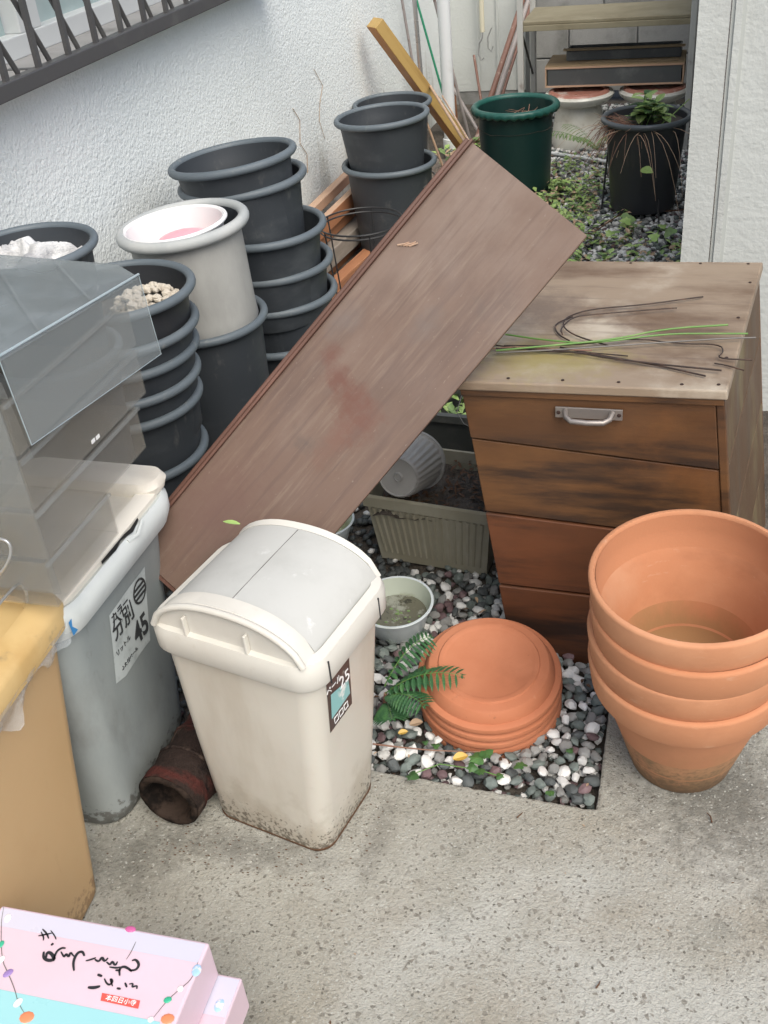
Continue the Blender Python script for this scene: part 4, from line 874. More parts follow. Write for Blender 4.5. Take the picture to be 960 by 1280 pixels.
s = MB(); s.box((-.16, 1.030, .80), (.32, .003, .37)); s.build('front_panel', m_clear, DR)
s = MB(); s.box((-.335, 1.2, .79), (.004, .34, .39)); s.build('back_panel', m_top, DR)
s = MB(); s.box((.0075, 1.20, .783), (.001, .010, .006)); s.box((.0075, 1.214, .782), (.001, .010, .006)); s.build('white_clip', m_white, DR)

# ------------------------------------------------------------------ log
LG = Matrix.Translation((-.862, 1.105, .066)) @ Euler((R(-90), 0, R(-6))).to_matrix().to_4x4()
LO = thing('hollow_log', 'short hollow dark charred log lying between the grey and cream bins', 'log', LG)
def wobl(a, k): return .0012*noise.noise((math.cos(a)*2, math.sin(a)*2, k*.25)) + .0010*noise.noise((math.cos(a)*9, math.sin(a)*9, k*.3))
pr2 = []
for k in range(25):
    z = k/24*.34; pr2.append((.063-(.0035 if k in (3, 7, 11, 15, 19, 23) else 0), z))
s = MB(); s.lathe(pr2, 48, wob=wobl); s.build('bark', m_log, LO, smooth=True, angle=80)
s = MB(); s.lathe([(.062, 0), (.058, -.005), (.050, -.004), (.045, .004), (.043, .05), (.040, .12), (.0001, .13)], 48, wob=lambda a, k: wobl(a, k)*1.2); s.build('hollow', [m_logend], LO, smooth=True, angle=60)
for zc in (.075, .131, .19, .24):
    s = MB(); s.lathe([(.064+.003*math.cos(a), zc+.004*math.sin(a)) for a in [i*math.pi/3 for i in range(7)]], 48, wob=lambda a, k: wobl(a, int(zc*70))); s.build('band', m_log, LO, smooth=True)

# ------------------------------------------------------------------ gift boxes
ZB = .30
cBL, cBR = at(2, 1131, ZB), at(262, 1178, ZB); ex = (cBR-cBL).normalized(); ey = Vector((-ex.y, ex.x, 0))
def gift(zt, org, wd, dp, ht, lab, print_=True):
    M = Matrix((ex, ey, Vector((0, 0, 1)))).transposed().to_4x4(); M.translation = org
    t = thing('gift_box', lab, 'gift box', M)
    s = MB(); s.box((wd/2, -dp/2, -ht/2), (wd, dp, ht)); s.build('carton', m_boxpink, t, bevel=.004, seg=3)
    return t
g1 = gift(ZB, cBL, (cBR-cBL).length, .30, .075, 'pink gift box with black brush lettering, topmost at the lower left corner')
wd = (cBR-cBL).length
def flat(t, pts_, m_, nm, z=.0006):
    s = MB(); s.add([(x, y, z) for x, y in pts_], [tuple(range(len(pts_)))]); return s.build(nm, m_, t)
flat(g1, [(.004, -.032), (wd-.004, -.032), (wd-.004, -.004), (.004, -.004)], m_boxlav, 'lavender_band')
flat(g1, [(.004, -.295), (wd-.02, -.295), (wd-.02, -.118), (.004, -.118)], m_boxcyan, 'cyan_panel')
def onbox(px, py, z=ZB): 
    v = at(px, py, z)-cBL; return (v.dot(ex), v.dot(ey))
def stroke(t, pp, r_, m_=None, z=.0012, nm='brush_stroke'):
    P2 = [Vector((*onbox(x/2.909, 1100+y/2.909), z)) for x, y in pp]
    for _ in range(2):
        q = [P2[0]]
        for a, b in zip(P2, P2[1:]): q += [a*.75+b*.25, a*.25+b*.75]
        q.append(P2[-1]); P2 = q
    vs = []; fs = []
    for i, p in enumerate(P2):
        d = (P2[min(i+1, len(P2)-1)]-P2[max(0, i-1)]); d = Vector((-d.y, d.x, 0)).normalized(); k = r_*(.55+.6*math.sin(math.pi*i/(len(P2)-1)))
        vs += [p+d*k, p-d*k]
    s = MB(); s.add(vs, [(2*i, 2*i+1, 2*i+3, 2*i+2) for i in range(len(P2)-1)]); s.build(nm, m_ or m_ink, t)
for pp, r_ in (([(155, 180), (170, 195), (178, 215)], .0011), ([(140, 205), (165, 200), (190, 195)], .0011), ([(150, 190), (160, 210), (158, 222)], .0009), ([(185, 185), (200, 205), (205, 218)], .0008), ([(188, 233), (193, 238)], .0018),
               ([(160, 262), (158, 285), (175, 295), (200, 292), (190, 270), (172, 262), (168, 285)], .0022), ([(195, 295), (205, 262), (225, 248), (240, 250)], .0015),
               ([(222, 262), (235, 285), (240, 268), (252, 284), (256, 262), (270, 280)], .0014), ([(270, 332), (266, 300), (280, 268), (300, 260), (308, 278)], .0018),
               ([(312, 296), (335, 290), (350, 284)], .0012), ([(345, 290), (360, 300), (372, 280), (380, 300), (394, 285)], .0016), ([(388, 300), (402, 312), (408, 295), (420, 315), (428, 298)], .0014),
               ([(398, 318), (425, 322), (440, 318)], .0012), ([(436, 350), (434, 325), (450, 315), (470, 325), (480, 335)], .0016), ([(420, 330), (440, 330)], .0013), ([(470, 330), (495, 330), (508, 310), (495, 290), (480, 295)], .0016),
               ([(355, 345), (372, 352)], .0016), ([(320, 392), (342, 394), (365, 388)], .0020), ([(380, 360), (388, 378), (400, 384), (412, 370), (400, 358), (410, 388)], .0013),
               ([(425, 395), (440, 398)], .0014), ([(455, 375), (462, 392)], .0012), ([(470, 380), (485, 378), (480, 392), (500, 385), (498, 398)], .0012)):
    stroke(g1, pp, r_)
rd = [onbox(x/2.909, 1100+y/2.909) for x, y in ((372, 412), (510, 440), (503, 470), (366, 440))]
flat(g1, rd, m_red, 'red_tag', .001)
for k, ch in enumerate('本四日小寺'):
    q = onbox((396+k*22)/2.909, 1100+(432+k*4.5)/2.909)
    text('tag_lettering', ch, .0085, m_wprint, g1, T(q[0], q[1], .0014))
def bead(t, px, py, r1, r2, a, m_, z=.0035):
    q = onbox(px/2.909, 1100+py/2.909); s = MB(); vs, fs = I2; M = T(q[0], q[1], .0008, a)
    s.add([(v.x*r1, v.y*r2, max(0, v.z)*.0012) for v in vs], fs, M=M); s.build('printed_bead', m_, t, smooth=True)
for px, py, r1, r2, a, m_ in ((28, 140, .005, .007, .3, m_wprint), (4, 235, .004, .006, 0, m_gprint), (6, 290, .004, .006, 0, m_wprint), (30, 340, .005, .0075, -.6, m_pprint), (66, 447, .005, .007, -.3, m_wprint), (98, 500, .010, .008, .2, m_oprint),
                              (475, 180, .008, .005, 0, m_mprint), (715, 330, .0065, .009, .2, m_bprint), (656, 397, .004, .0045, 0, m_wprint), (610, 437, .0055, .0045, .5, m_gprint), (610, 506, .009, .007, .2, m_oprint), (548, 508, .004, .004, 0, m_wprint)):
    bead(g1, px, py, r1, r2, a, m_)
s_ = [[(14, 100), (4, 160), (6, 290), (30, 340), (55, 400), (66, 447), (98, 500)], [(720, 300), (700, 360), (656, 397), (610, 437), (560, 500)], [(495, 225), (478, 262), (460, 290)]]
for pp in s_: stroke(g1, pp, .0005, m_greywire, .0009, 'printed_thread')
ZB2 = .222
c2 = at(303, 1222, ZB2); o2_ = c2 - ex*.30
g2 = gift(ZB2, o2_, .30, .28, .07, 'second pink gift box peeping out under the topmost one')
s = MB(); s.add([(.26, -.06, .0006), (.298, -.06, .0006), (.298, -.004, .0006), (.2, -.004, .0006)], [(0, 1, 2, 3)]); s.build('lavender_band', m_boxlav, g2)
vs, fs = I2
for (x, y, m_) in ((.283, -.045, m_bprint), (.288, -.10, m_mprint), (.27, -.13, m_oprint)):
    s = MB(); s.add([(x+v.x*.0065, y+v.y*.010, .0008+max(0, v.z)*.0012) for v in vs], fs); s.build('printed_bead', m_, g2, smooth=True)
# cream carton under both, standing on the concrete
M = Matrix((ex, ey, Vector((0, 0, 1)))).transposed().to_4x4(); M.translation = c2 + ex*-.30 + Vector((0, 0, -.0715)) + ey*-.03
g3 = thing('cream_carton', 'cream cardboard carton under the pink gift boxes, one corner showing', 'box', M)
s = MB(); s.box((.158, -.13, -.075), (.316, .26, .15)); s.build('carton', m_boxcream, g3, bevel=.003)

# loose dead leaves in the gravel patch and a few on the slab
mb = MB(); rl = random.Random(11)
for _ in range(70):
    x, y = rl.uniform(-.72, -.12), rl.uniform(1.33, 1.9)
    if (x+.34)**2+(y-1.53)**2 < .15**2: continue
    a = rl.uniform(0, 6.3); mb.leaf((x, y, .002), (math.cos(a), math.sin(a), rl.uniform(-.1, .3)), (rl.uniform(-.5, .5), rl.uniform(-.5, .5), 1), rl.uniform(.008, .020), rl.uniform(.004, .009), rl.randrange(2), .3, 3, .3)
for _ in range(16):
    x, y = rl.uniform(-.5, .5), rl.uniform(.75, 1.28); a = rl.uniform(0, 6.3); L = rl.uniform(.003, .008)
    mb.leaf((x, y, .002), (math.cos(a), math.sin(a), .05), (0, 0, 1), L, L*.4, rl.randrange(2), .3, 2, .2)
o = mb.build('leaf_debris', [m_dead, m_dry], kind='stuff'); setp(o, 'bits of dead leaf scattered among the pebbles and on the concrete', 'leaf debris')
# ------------------------------------------------------------------ timber pile, leaning plank
def beam(p0, p1, w_, h_, mats, lab, nm='timber_offcut', cat='plank', grp='timber offcuts piled by the wall', roll=0, split=None):
    p0, p1 = Vector(p0), Vector(p1); d = (p1-p0); L = d.length; d.normalize()
    side = Vector((0, 0, 1)).cross(d).normalized(); up = d.cross(side)
    M = Matrix((d, side, up)).transposed().to_4x4() @ Matrix.Rotation(roll, 4, 'X'); M.translation = p0
    s = MB(); s.box((L/2, 0, 0), (L, w_, h_))
    if split:
        s.m = [split.get(i, 0) for i in range(6)]
    o = s.build(nm, mats, bevel=.003); o.matrix_world = M; setp(o, lab, cat, grp); return o
beam((-1.50, 3.35, .03), (-1.38, 4.75, .03), .09, .06, m_plank, 'long brown timber lying lowest along the wall')
beam((-1.33, 3.55, .035), (-1.22, 4.45, .035), .05, .07, m_plank, 'brown batten on the ground beside the far pots')
beam((-1.42, 3.62, .10), (-1.34, 4.42, .10), .07, .07, m_plankg, 'short greyish timber beam with pale end in the pile')
beam((-1.47, 3.45, .17), (-1.37, 4.7, .18), .05, .07, [m_plank, m_plankl], 'brown timber with paler top edge, middle of the pile', split={1: 1})
beam((-1.40, 3.6, .235), (-1.345, 4.75, .245), .03, .06, [m_plank, m_plankl], 'thin brown rail with pale top, uppermost long piece of the pile', split={1: 1})
beam((-1.51, 3.5, .235), (-1.45, 4.72, .26), .035, .04, m_plankl, 'pale narrow batten against the wall on the pile')
beam((-1.50, 4.62, .245), (-1.34, 4.60, .255), .06, .05, m_plankl, 'short pale cross block at the end of the pile')
beam((-1.51, 4.83, .02), (-1.47, 4.86, .40), .11, .09, m_plank, 'upright brown timber block behind the pile against the wall')
pt = Vector(atu(468, 28, -1.46)); pb_ = Vector((-1.10, 5.25, .0)); 
beam(pt, pb_, .075, .055, [m_ochre2, m_ochre], 'ochre square timber leaning against the wall behind the pots', nm='leaning_timber', grp=None, roll=0, split={3: 1, 4: 1, 0: 1, 1: 1})
beam(atv(560, 90, 5.9), (-1.38, 5.9, 0.0), .09, .05, m_plank, 'reddish timber stump leaning behind the ochre timber', nm='timber_stump', grp=None)
# ------------------------------------------------------------------ pipes and rods
DPp = thing('drain_pipe', 'white vertical drain pipe at the end of the left wall', 'pipe', T(-1.30, 5.50, 0))
s = MB(); s.lathe([(.032, -.02), (.032, 2.6)], 24); s.disc(.032, 2.6, 24); s.build('pipe_tube', m_pipe, DPp, smooth=True)
s = MB(); s.lathe([(.033, .02), (.039, .022), (.039, .075), (.033, .078)], 24); s.build('coupling', m_pipe, DPp, smooth=True)
def rod(p0, p1, r_, m_, lab, nm='garden_rod', cat='rod', sag=0):
    p0, p1 = Vector(p0), Vector(p1); s = MB(); mid = (p0+p1)/2+Vector((0, 0, -sag)); s.tube([p0, p0.lerp(mid, .5), mid, mid.lerp(p1, .5), p1], r_, 8); o = s.build(nm, m_, smooth=True, angle=80); setp(o, lab, cat); return o
rod((-1.31, 5.05, .0), (-1.33, 5.02, 1.25), .011, m_steel, 'thin grey steel pole upright behind the far pots')
rod((-1.25, 5.75, .0), (-1.50, 5.62, 1.3), .008, m_greyrod, 'thin grey rod leaning behind the white drain pipe')
rod((-1.27, 5.55, .0), (-1.50, 5.35, 1.2), .006, m_greenrod, 'thin green garden cane leaning against the wall', nm='garden_cane')
rod((-1.16, 5.70, .0), (-1.40, 5.9, .30), .010, m_greyrod, 'short grey rod crossing at the foot of the drain pipe')
b0_ = Vector((-1.19, 5.55, 0)); top_ = atv(655, -5, 6.35)
rod(b0_, top_ + (top_-b0_)*.5, .016, m_brownrod, 'thick brown coated rod of the bundle leaning towards the shelf')
rod(b0_+Vector((.035, .01, 0)), top_ + (top_-b0_)*.5 + Vector((.03, 0, 0)), .014, m_greyrod, 'greyish rod right of the brown one in the leaning bundle')
rod(b0_+Vector((.06, .03, 0)), top_ + (top_-b0_)*.5 + Vector((.05, 0, 0)), .009, m_brownrod, 'thinnest brown rod of the leaning bundle')
rod(atv(538, 108, 5.0), Vector(at(588, 188, .55)), .006, m_cane, 'split dry cane sticking up behind the leaning board', nm='dry_cane', cat='cane')
rod(atv(553, 120, 5.0), Vector(at(592, 186, .60)), .004, m_cane, 'thinner dry cane beside the split one behind the board', nm='dry_cane', cat='cane')
rod((-1.37, 5.30, .0), (-1.46, 5.18, 1.15), .007, m_greyrod, 'thin dull rod between the steel pole and the green cane')
rod((-1.22, 5.05, .0), (-1.40, 5.0, .62), .006, m_cane, 'short dry cane leaning behind the far grey pots', nm='dry_cane', cat='cane')
rod((-1.06, 5.35, .0), (-1.22, 5.8, .42), .007, m_brownrod, 'short brown rod crossing behind the green pot')
# hanging pole with hook on back wall
HP = thing('hooked_pole', 'cream pole with a metal hook hanging on the back wall', 'pole', T(*atv(603, 40, 6.54)))
s = MB(); s.tube([(0, 0, 0), (.0, 0, .9)], .014, 12); s.build('pole', m_creampole, HP, smooth=True)
s = MB(); s.tube([(0, 0, 0), (0, -.01, -.03), (-.02, -.01, -.06), (-.028, -.01, -.12), (-.01, -.01, -.155), (.006, -.01, -.14)], .005, 8); s.build('hook', m_steel, HP, smooth=True)
s = MB(); s.tube([(.055, 0, .02), (.03, 0, -.03), (.03, 0, -.09), (.05, 0, -.11), (.058, 0, -.08)], .004, 8); o = s.build('hook_loop', m_steel, HP, smooth=True)

# ------------------------------------------------------------------ wire stand ring, hoop round pot D
c_ = (-1.06, 3.27, .38); RS = thing('wire_plant_ring', 'black wire plant support ring standing left of the board edge', 'plant support', T(-1.15, 3.43, 0))
for z, r_ in ((.35, .150), (.335, .148)):
    s = MB(); s.tube([(r_*math.cos(a), r_*math.sin(a), z) for a in [2*math.pi*i/48 for i in range(49)]], .0032, 6); s.build('ring', m_blackwire, RS, smooth=True)
for a in (.3, 1.6, 2.8, 4.0, 5.2):
    s = MB(); s.tube([(.15*math.cos(a), .15*math.sin(a), .35), (.12*math.cos(a), .12*math.sin(a), -.02)], .003, 6); s.build('leg', m_blackwire, RS, smooth=True)
HO_ = thing('wire_hoop', 'pale grey wire hoop and uprights fitted round the lower far pot', 'plant support', T(-1.196, 4.03, 0))
s = MB(); s.tube([(.172*math.cos(a), .172*math.sin(a), .31) for a in [2*math.pi*i/48 for i in range(49)]], .0035, 6); s.build('ring', m_greywire, HO_, smooth=True)
for a in (-1.85, -.4, 1.2, 2.8):
    s = MB(); s.tube([(.172*math.cos(a), .172*math.sin(a), .31), (.165*math.cos(a), .165*math.sin(a), -.02)], .0035, 6); s.build('upright', m_greywire, HO_, smooth=True)
# dark stems / litter on the dry soil
mb = MB()
for _ in range(70):
    x, y = rp.uniform(-1.25, -.9), rp.uniform(2.9, 3.9); a = rp.uniform(0, 6.3); L = rp.uniform(.03, .10); z = gz(x, y)+.045
    mb.tube([(x, y, z), (x+L*.5*math.cos(a), y+L*.5*math.sin(a), z+.012), (x+L*math.cos(a+.5), y+L*math.sin(a+.5), z)], .002, 4)
o = mb.build('dry_twigs', m_dead, kind='stuff'); setp(o, 'dark dry twigs scattered on the bare soil below the wire ring', 'twigs')

# ------------------------------------------------------------------ shelf rack, crates, urns
SH = thing('metal_shelf', 'pale metal shelf rack with a khaki board at the end of the alley', 'shelf', T(-.52, 5.62, 0))
for (x, y) in ((-.405, -.1), (.415, -.1), (-.405, .3), (.415, .3)):
    s = MB(); s.box((x, y, .62), (.028, .028, 1.3)); s.build('post', m_shelflt, SH, bevel=.003)
s = MB(); s.box((.005, .1, .610), (.80, .40, .018)); s.build('shelf_board', m_shelf, SH, bevel=.004)
s = MB(); s.box((.005, -.1, .588), (.79, .014, .026)); s.box((.005, .3, .588), (.79, .014, .026)); s.build('shelf_rail', m_shelf, SH, bevel=.002)
s = MB(); s.tube([(-.405, -.08, .58), (-.405, .28, .30)], .006, 6); s.tube([(.415, -.08, .58), (.415, .28, .30)], .006, 6); s.build('brace', m_blackwire, SH)
CR = thing('slotted_crate', 'long low wooden crate with dark front and slots on top, resting on the urns', 'crate', T(-.475, 5.60, .292))
s = MB(); s.box((0, .14, .004), (.68, .28, .008)); s.box((-.336, .14, .05), (.008, .28, .085)); s.box((.336, .14, .05), (.008, .28, .085)); s.box((0, .276, .05), (.66, .008, .085)); s.build('crate_box', m_crate, CR, bevel=.001)
s = MB(); s.box((0, .003, .048), (.655, .010, .085)); s.build('front_panel', m_cratefr, CR)
s = MB()
for (x0, x1, y0, y1) in ((-.34, .34, .0, .035), (-.34, .34, .075, .28), (-.34, -.18, .035, .075), (.04, .06, .035, .075), (.31, .34, .035, .075)): s.box(((x0+x1)/2, (y0+y1)/2, .096), (x1-x0, y1-y0, .008))
s.build('slotted_top', m_crate, CR)
for z in (.004, .092):
    s = MB(); s.box((0, -.004, z), (.68, .006, .008)); s.build('edge_strip', m_plankl, CR)
for x in (-.337, .337):
    s = MB(); s.box((x, -.004, .048), (.006, .006, .084)); s.build('edge_strip', m_plankl, CR)
s = MB(); s.box((0, .14, .012), (.66, .26, .004)); s.build('inside', m_dark, CR)
BK = thing('black_tray', 'long black tray lying on top of the slotted crate', 'tray', T(-.44, 5.79, .394))
s = MB(); s.box((0, 0, .004), (.56, .16, .006)); s.box((0, -.08, .022), (.56, .006, .042)); s.box((0, .08, .022), (.56, .006, .042)); s.box((-.28, 0, .022), (.006, .154, .042)); s.box((.28, 0, .022), (.006, .154, .042)); s.build('tray_shell', m_cratefr, BK, bevel=.001)
s = MB(); s.box((0, -.055, .048), (.60, .03, .008)); s.build('tray_lip', m_crate, BK)
for x, y, lab in ((-.645, 5.62, 'left white glazed urn with flat flanged top under the slotted crate'), (-.275, 5.66, 'right white glazed urn with reddish ringed top, behind the black pot')):
    t = thing('glazed_urn', lab, 'urn', T(x, y, -.02), 'white glazed urns under the crate')
    s = MB(); s.lathe([(.0001, 0), (.125, 0), (.135, .015), (.138, .06), (.128, .14), (.112, .205), (.108, .225)], 48); s.build('vessel', m_urn, t, smooth=True)
    s = MB(); s.lathe([(.108, .225), (.150, .240), (.172, .262), (.176, .274), (.170, .282), (.155, .284)], 48); s.build('flange', m_urn, t, smooth=True)
    s = MB(); s.lathe([(.155, .284), (.150, .292), (.13, .296), (.125, .286), (.0001, .288)], 48); s.build('ringed_top', m_urnred, t, smooth=True)
o = None
s = MB(); s.tube([at(655, 186, .02), at(700, 193, .02), at(764, 203, .02)], .009, 10); o = s.build('plastic_tube', m_pipe, smooth=True, angle=80); setp(o, 'thin white plastic tube lying on the ground before the urns', 'tube')

# ------------------------------------------------------------------ plants
def fern(origin, heading, L, lift, lab, nm='fern_frond', parent=None, npin=13, m_=None, wmax=.040, droop=.9):
    o_ = Vector(origin); h = Vector((math.cos(heading), math.sin(heading), 0)); sd_ = Vector((-h.y, h.x, 0))
    P_ = []
    for i in range(npin+1):
        t_ = i/npin; P_.append(o_+h*L*t_+Vector((0, 0, lift*(t_*1.6-droop*t_*t_))))
    s = MB(); s.tube(P_, .0013, 5, mi=1, r2=.0005)
    for i in range(1, npin+1):
        t_ = i/npin; wl = wmax*(math.sin(math.pi*(.12+.85*(1-t_)**.75))*.9+.12) * (1 if t_ < .97 else .4)
        for q in (-1, 1):
            base = P_[i]; d = (sd_*q*1.0+h*.35+Vector((0, 0, -.12))).normalized(); k = 6
            s.leaf(base, d, (0, 0, 1), wl, .0095*(.5+.7*(1-t_)), 0, .12, 4, .2)
            for j in range(1, 5):  # toothed lobes
                bp_ = base+d*wl*j/6; s.leaf(bp_, (d*.4+h*.9).normalized(), (0, 0, 1), .0065, .0035, 0, .1, 1, 0); s.leaf(bp_, (d*.4-h*.9).normalized(), (0, 0, 1), .0065, .0035, 0, .1, 1, 0)
    return s.build(nm, [m_ or m_fern, m_stemg], parent)
FN = thing('fern', 'green fern with toothed fronds beside the cream bin and the saucers', 'fern', T(-.540, 1.455, 0))
for (a, L, lift, h0) in ((R(-3), .165, .12, .06), (R(-32), .12, .08, .05), (R(40), .11, .12, .08), (R(-65), .08, .05, .03), (R(18), .13, .09, .05)):
    fern((0.0, 0.0, h0), a, L, lift, '', 'frond', FN)
s = MB(); s.tube([(-.01, 0, 0), (0, 0, .06)], .004, 6); s.build('crown', m_dryr, FN)
F2 = thing('small_fern', 'small pale fern growing beside the left urn and black pot', 'fern', T(-.50, 5.15, 0))
for (a, L) in ((R(185), .26), (R(150), .20), (R(205), .22), (R(-60), .16), (R(240), .2)): fern((0, 0, .1), a, L, .14, '', 'frond', F2, m_=m_leafm, wmax=.05)
def ivyleaf(s, p, a, r_, tilt=.2, mi=0):
    p = Vector(p); n = 15; vs = [p+Vector((0, 0, .002))]
    E_ = Euler((random.uniform(-tilt, tilt), random.uniform(-tilt, tilt), a)).to_matrix()
    for i in range(n):
        t_ = 2*math.pi*i/n; rr = r_*(.78+.22*math.cos(3*t_)+(.08 if i % 2 else 0)); rr *= .55 if i == 0 else 1
        vs.append(p+E_ @ Vector((rr*math.cos(t_), rr*math.sin(t_), .12*rr*math.cos(2*t_))))
    s.add(vs, [(0, 1+i, 1+(i+1) % n) for i in range(n)], mi)
IV = thing('creeping_weed', 'green creeping weed with round lobed leaves before the saucers', 'plant', T(*at(600, 955, 0)))
s = MB(); s.tube([at(*q, .012) for q in ((515, 968), (550, 955), (598, 962), (630, 972))], .0011, 5); s.build('stem', m_stemg, IV, world=True)
for (px, py, r_, z) in ((595, 948, .019, .025), (608, 943, .016, .032), (590, 960, .014, .02), (515, 970, .016, .022), (552, 978, .012, .015) if False else (648, 958, .011, .018), (625, 970, .010, .014), (545, 932, .011, .016), (532, 928, .008, .02), (688, 992, .010, .01), (712, 938, .010, .008), (600, 965, .012, .018), (652, 956, .012, .018)):
    s = MB(); ivyleaf(s, at(px, py, z), random.uniform(0, 6), r_); s.build('leaf', m_leaf, IV, world=True)
for (px, py, r_, m_, lab) in ((574, 950, .015, m_ylw, 'curled yellow leaf lying on the pebbles before the saucers'), (505, 918, .010, m_ylw, 'small yellow leaf on the pebbles beside the fern'), (519, 907, .014, m_dry, 'dry tan leaf on the pebbles left of the saucers')):
    s = MB(); p = at(px, py, .012); s.leaf(p-Vector((.012, 0, 0)), (1, .5, .1), (0.1, -.2, 1), r_*2, r_*1.3, 0, .25, 6, .1); o = s.build('fallen_leaf', m_); setp(o, lab, 'leaf')
s = MB(); s.tube([at(*q, .012) for q in ((466, 930), (500, 934), (540, 938), (600, 940))], .002, 6, r2=.001); o = s.build('twig', m_dryr, smooth=True); setp(o, 'long thin brown twig lying across the pebbles beside the fern', 'twig')
# black pot weeds
BP_ = thing('pot_weeds', 'leafy green weeds growing out of the black pot', 'plant', T(-.25, 4.60, .36))
s = MB(); s2 = MB()
for k in range(9):
    a = random.uniform(0, 6.3); r0 = random.uniform(.0, .09); b = Vector((r0*math.cos(a), r0*math.sin(a), 0)); h = random.uniform(.05, .15); d = Vector((random.uniform(-.5, .5), random.uniform(-.5, .5), 1))
    P_ = [b+d*h*i/4+Vector((0, 0, -.02*(i/4)**2)) for i in range(5)]; s.tube(P_, .0022, 5, r2=.001)
    for i in range(2, 5):
        for q in range(3):
            aa = random.uniform(0, 6.3); s2.leaf(P_[i], (math.cos(aa), math.sin(aa), random.uniform(-.2, .6)), (0, 0, 1), random.uniform(.045, .085), random.uniform(.026, .044), (0, 0, 1)[random.randrange(3)], .15, 4)
s.build('stems', m_stemg, BP_); s2.build('leaves', [m_leafb, m_leaf], BP_, kind='stuff')
s = MB(); s.tube([(.05, -.05, 0), (.10, -.09, .05), (.17, -.10, .12)], .002, 5); s.leaf((.0, -.19, -.13), (.5, -.6, .1), (0, -.6, .7), .07, .04, 0); s.build('runner', m_leafb, BP_)
DS = thing('dry_stalks', 'brown dry stalks drooping over the left rim of the black pot', 'plant', T(-.25, 4.60, .36))
s = MB()
for k in range(60):
    a = random.gauss(3.5, .5); r0 = random.uniform(.04, .14); b = Vector((r0*math.cos(a), r0*math.sin(a), 0)); L = random.uniform(.08, .2)
    d = Vector((math.cos(a+random.uniform(-1, 1)), math.sin(a+random.uniform(-1, 1)), 0)); out_ = []
    dr = random.uniform(.02, .22)
    for i in range(6):
        t_ = i/5; out_.append(b+d*L*t_+Vector((0, 0, .09*t_*random.uniform(.8, 1)-dr*t_*t_)))
    s.tube(out_, .0018, 4, r2=.0007)
s.build('stalks', m_dryr, DS, kind='stuff')
DG = thing('dead_plant', 'tuft of dry reddish stems inside the green pot', 'plant', T(-.80, 4.87, .30))
s = MB()
for k in range(34):
    a = random.uniform(0, 6.3); L = random.uniform(.04, .12); b = Vector((random.gauss(0, .04), random.gauss(0, .04), 0)); s.tube([b, b+Vector((L*.4*math.cos(a), L*.4*math.sin(a), L*.5)), b+Vector((L*math.cos(a), L*math.sin(a), L*.55))], .002, 4, r2=.0008)
s.build('stems', m_dryr, DG, kind='stuff')
ST = thing('straggly_stems', 'long thin pale dry stems spreading out around the black pot', 'plant', T(-.25, 4.60, .36))
s = MB()
for k in range(15):
    a = random.uniform(2.2, 5.6); r0 = random.uniform(.08, .16); b = Vector((r0*math.cos(a), r0*math.sin(a), .0)); L = random.uniform(.12, .34); dr = random.uniform(.1, .45); a2 = a+random.uniform(-.9, .9)
    s.tube([b+Vector((math.cos(a2), math.sin(a2), 0))*L*t_+Vector((0, 0, .10*t_-dr*t_*t_)) for t_ in (0, .2, .4, .6, .8, 1)], .0012, 4, r2=.0005)
s.build('stems', m_cane, ST, kind='stuff')
# wire cage legs at black pot
CG = thing('bent_wire_stakes', 'thin black bent wire stakes stuck in the gravel before the black pot', 'plant support', T(-.45, 4.2, 0))
s = MB(); s.tube([at(762, 175, .28), at(757, 215, .14), at(752, 262, 0)], .0045, 6); s.build('stake', m_blackwire, CG, world=True, smooth=True)
s = MB(); s.tube([at(822, 240, .10), at(823, 265, .05), at(824, 290, -.02)], .0035, 6); s.build('stake', m_blackwire, CG, world=True, smooth=True)
s = MB(); s.tube([at(785, 244, .03), at(800, 234, .07), at(815, 233, .08), at(828, 240, .06), at(832, 250, .03)], .003, 6); o = s.build('dry_loop_stem', m_cane, smooth=True, angle=80); setp(o, 'pale dry stem arching over the gravel before the black pot', 'plant stem')
s = MB(); s.tube([at(650, 222, .03), at(655, 204, .12), at(668, 206, .12), at(675, 215, .1), at(690, 212, .1)], .002, 5); s.tube([at(655, 228, .03), at(662, 215, .08), at(668, 205, .12)], .002, 5); o = s.build('dry_grass_stem', m_cane, smooth=True, angle=80); setp(o, 'thin pale dry grass stems in front of the green pot', 'plant stem')
s = MB(); s.tube([at(700, 290, .01), at(740, 292, .03), at(775, 268, .02), at(860, 262, .02)], .003, 5); o = s.build('twig', m_dead, smooth=True); setp(o, 'dark twig lying across the gravel below the black pot', 'twig')
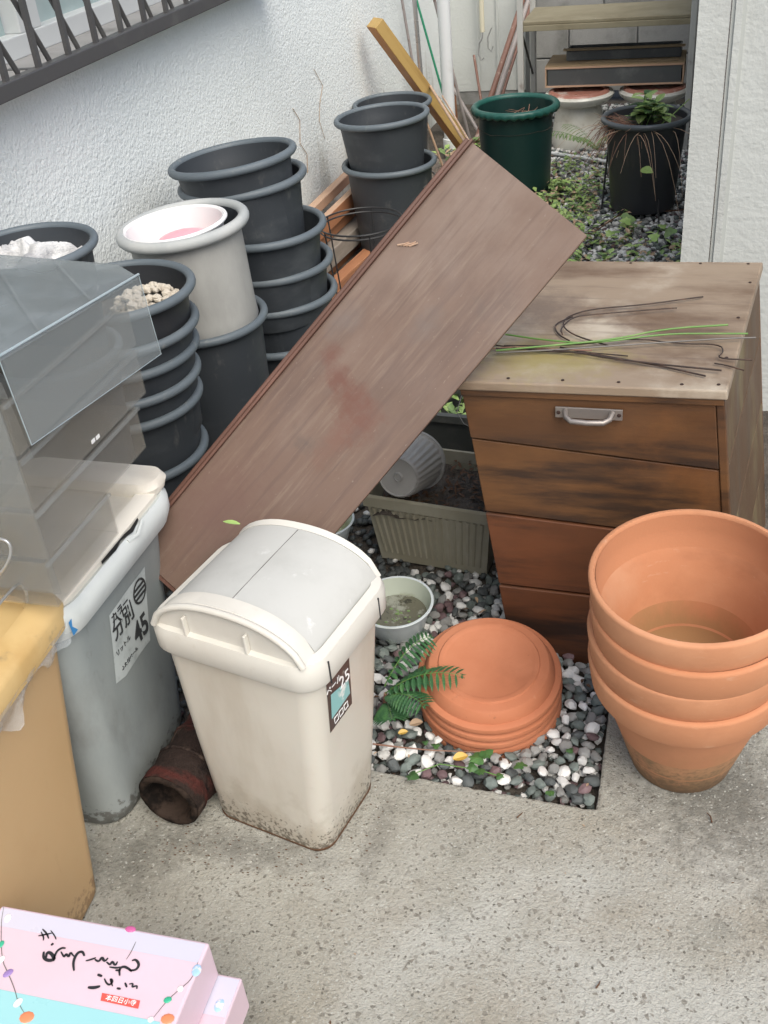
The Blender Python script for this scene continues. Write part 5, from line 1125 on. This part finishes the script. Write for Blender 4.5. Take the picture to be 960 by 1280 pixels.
# ground weeds (uncountable)
mb = MB()
def weedpatch(n, f, Ls, Ws):
    for _ in range(n):
        x, y = f(); z = gz(x, y)+.02
        for q in range(rp.randrange(3, 6)):
            a = rp.uniform(0, 6.3); mb.leaf((x+rp.uniform(-.02, .02), y+rp.uniform(-.02, .02), z+rp.uniform(0, .05)), (math.cos(a), math.sin(a), rp.uniform(-.1, .7)), (rp.uniform(-.3, .3), rp.uniform(-.3, .3), 1), rp.uniform(*Ls), rp.uniform(*Ws), rp.choice((0, 0, 1, 2)), .15, 2)
weedpatch(950, lambda: (rp.gauss(-.70, .16), rp.uniform(3.3, 4.9)), (.018, .045), (.010, .024))
weedpatch(160, lambda: (rp.uniform(-.95, -.45), rp.uniform(4.5, 5.3)), (.018, .04), (.010, .02))
weedpatch(190, lambda: (rp.uniform(-.5, -.06), rp.uniform(2.6, 4.2)), (.018, .04), (.010, .022))
weedpatch(60, lambda: (rp.uniform(-.8, -.5), rp.uniform(2.5, 3.3)), (.018, .04), (.010, .022))
weedpatch(40, lambda: (rp.gauss(-1.2, .06), rp.gauss(5.35, .12)), (.03, .06), (.02, .03))
o = mb.build('ground_weeds', [m_leafb, m_leafm, m_dry], kind='stuff'); setp(o, 'low green weeds and dry bits covering the gravel at the back', 'weeds')
for (px, py, r_, lab) in ((792, 290, .035, 'round-leaved green weed on the gravel left of the wall corner'), (822, 300, .035, 'round-leaved green weed on the gravel close to the right wall'), (752, 305, .03, 'small round-leaved weed beside the tip of the leaning board')):
    t = thing('round_leaf_weed', lab, 'plant', T(*at(px, py, 0)))
    for k in range(5):
        s = MB(); p = Vector((random.gauss(0, .03), random.gauss(0, .03), .03+random.random()*.03)); ivyleaf(s, p, random.uniform(0, 6), r_*random.uniform(.6, 1.0), .5); s.build('leaf', m_leafb if k % 2 else m_leafm, t)
    s = MB(); s.tube([(0, 0, -.03), (0, 0, .04)], .002, 5); s.build('stem', m_stemg, t)
# small shoot at board / bin
s = MB(); p = at(300, 655, .53); s.leaf(p, (-1, .1, .1), (0, -.3, 1), .035, .009, 0); o = s.build('grass_blade', m_leafb); setp(o, 'small green grass blade showing over the cream bin lid', 'grass')
# hairline vines on house wall
s = MB(); s.tube([(WALL_U+.004, v, z) for v, z in ((4.0, .35), (4.02, .42), (3.96, .48), (3.99, .56), (3.93, .62))], .0014, 4); s.tube([(WALL_U+.004, v, z) for v, z in ((4.25, .42), (4.21, .50), (4.24, .56), (4.3, .62), (4.22, .70))], .0012, 4); o = s.build('dry_vine', m_dry); setp(o, 'thin dry vine threads clinging to the white stucco wall', 'vine')
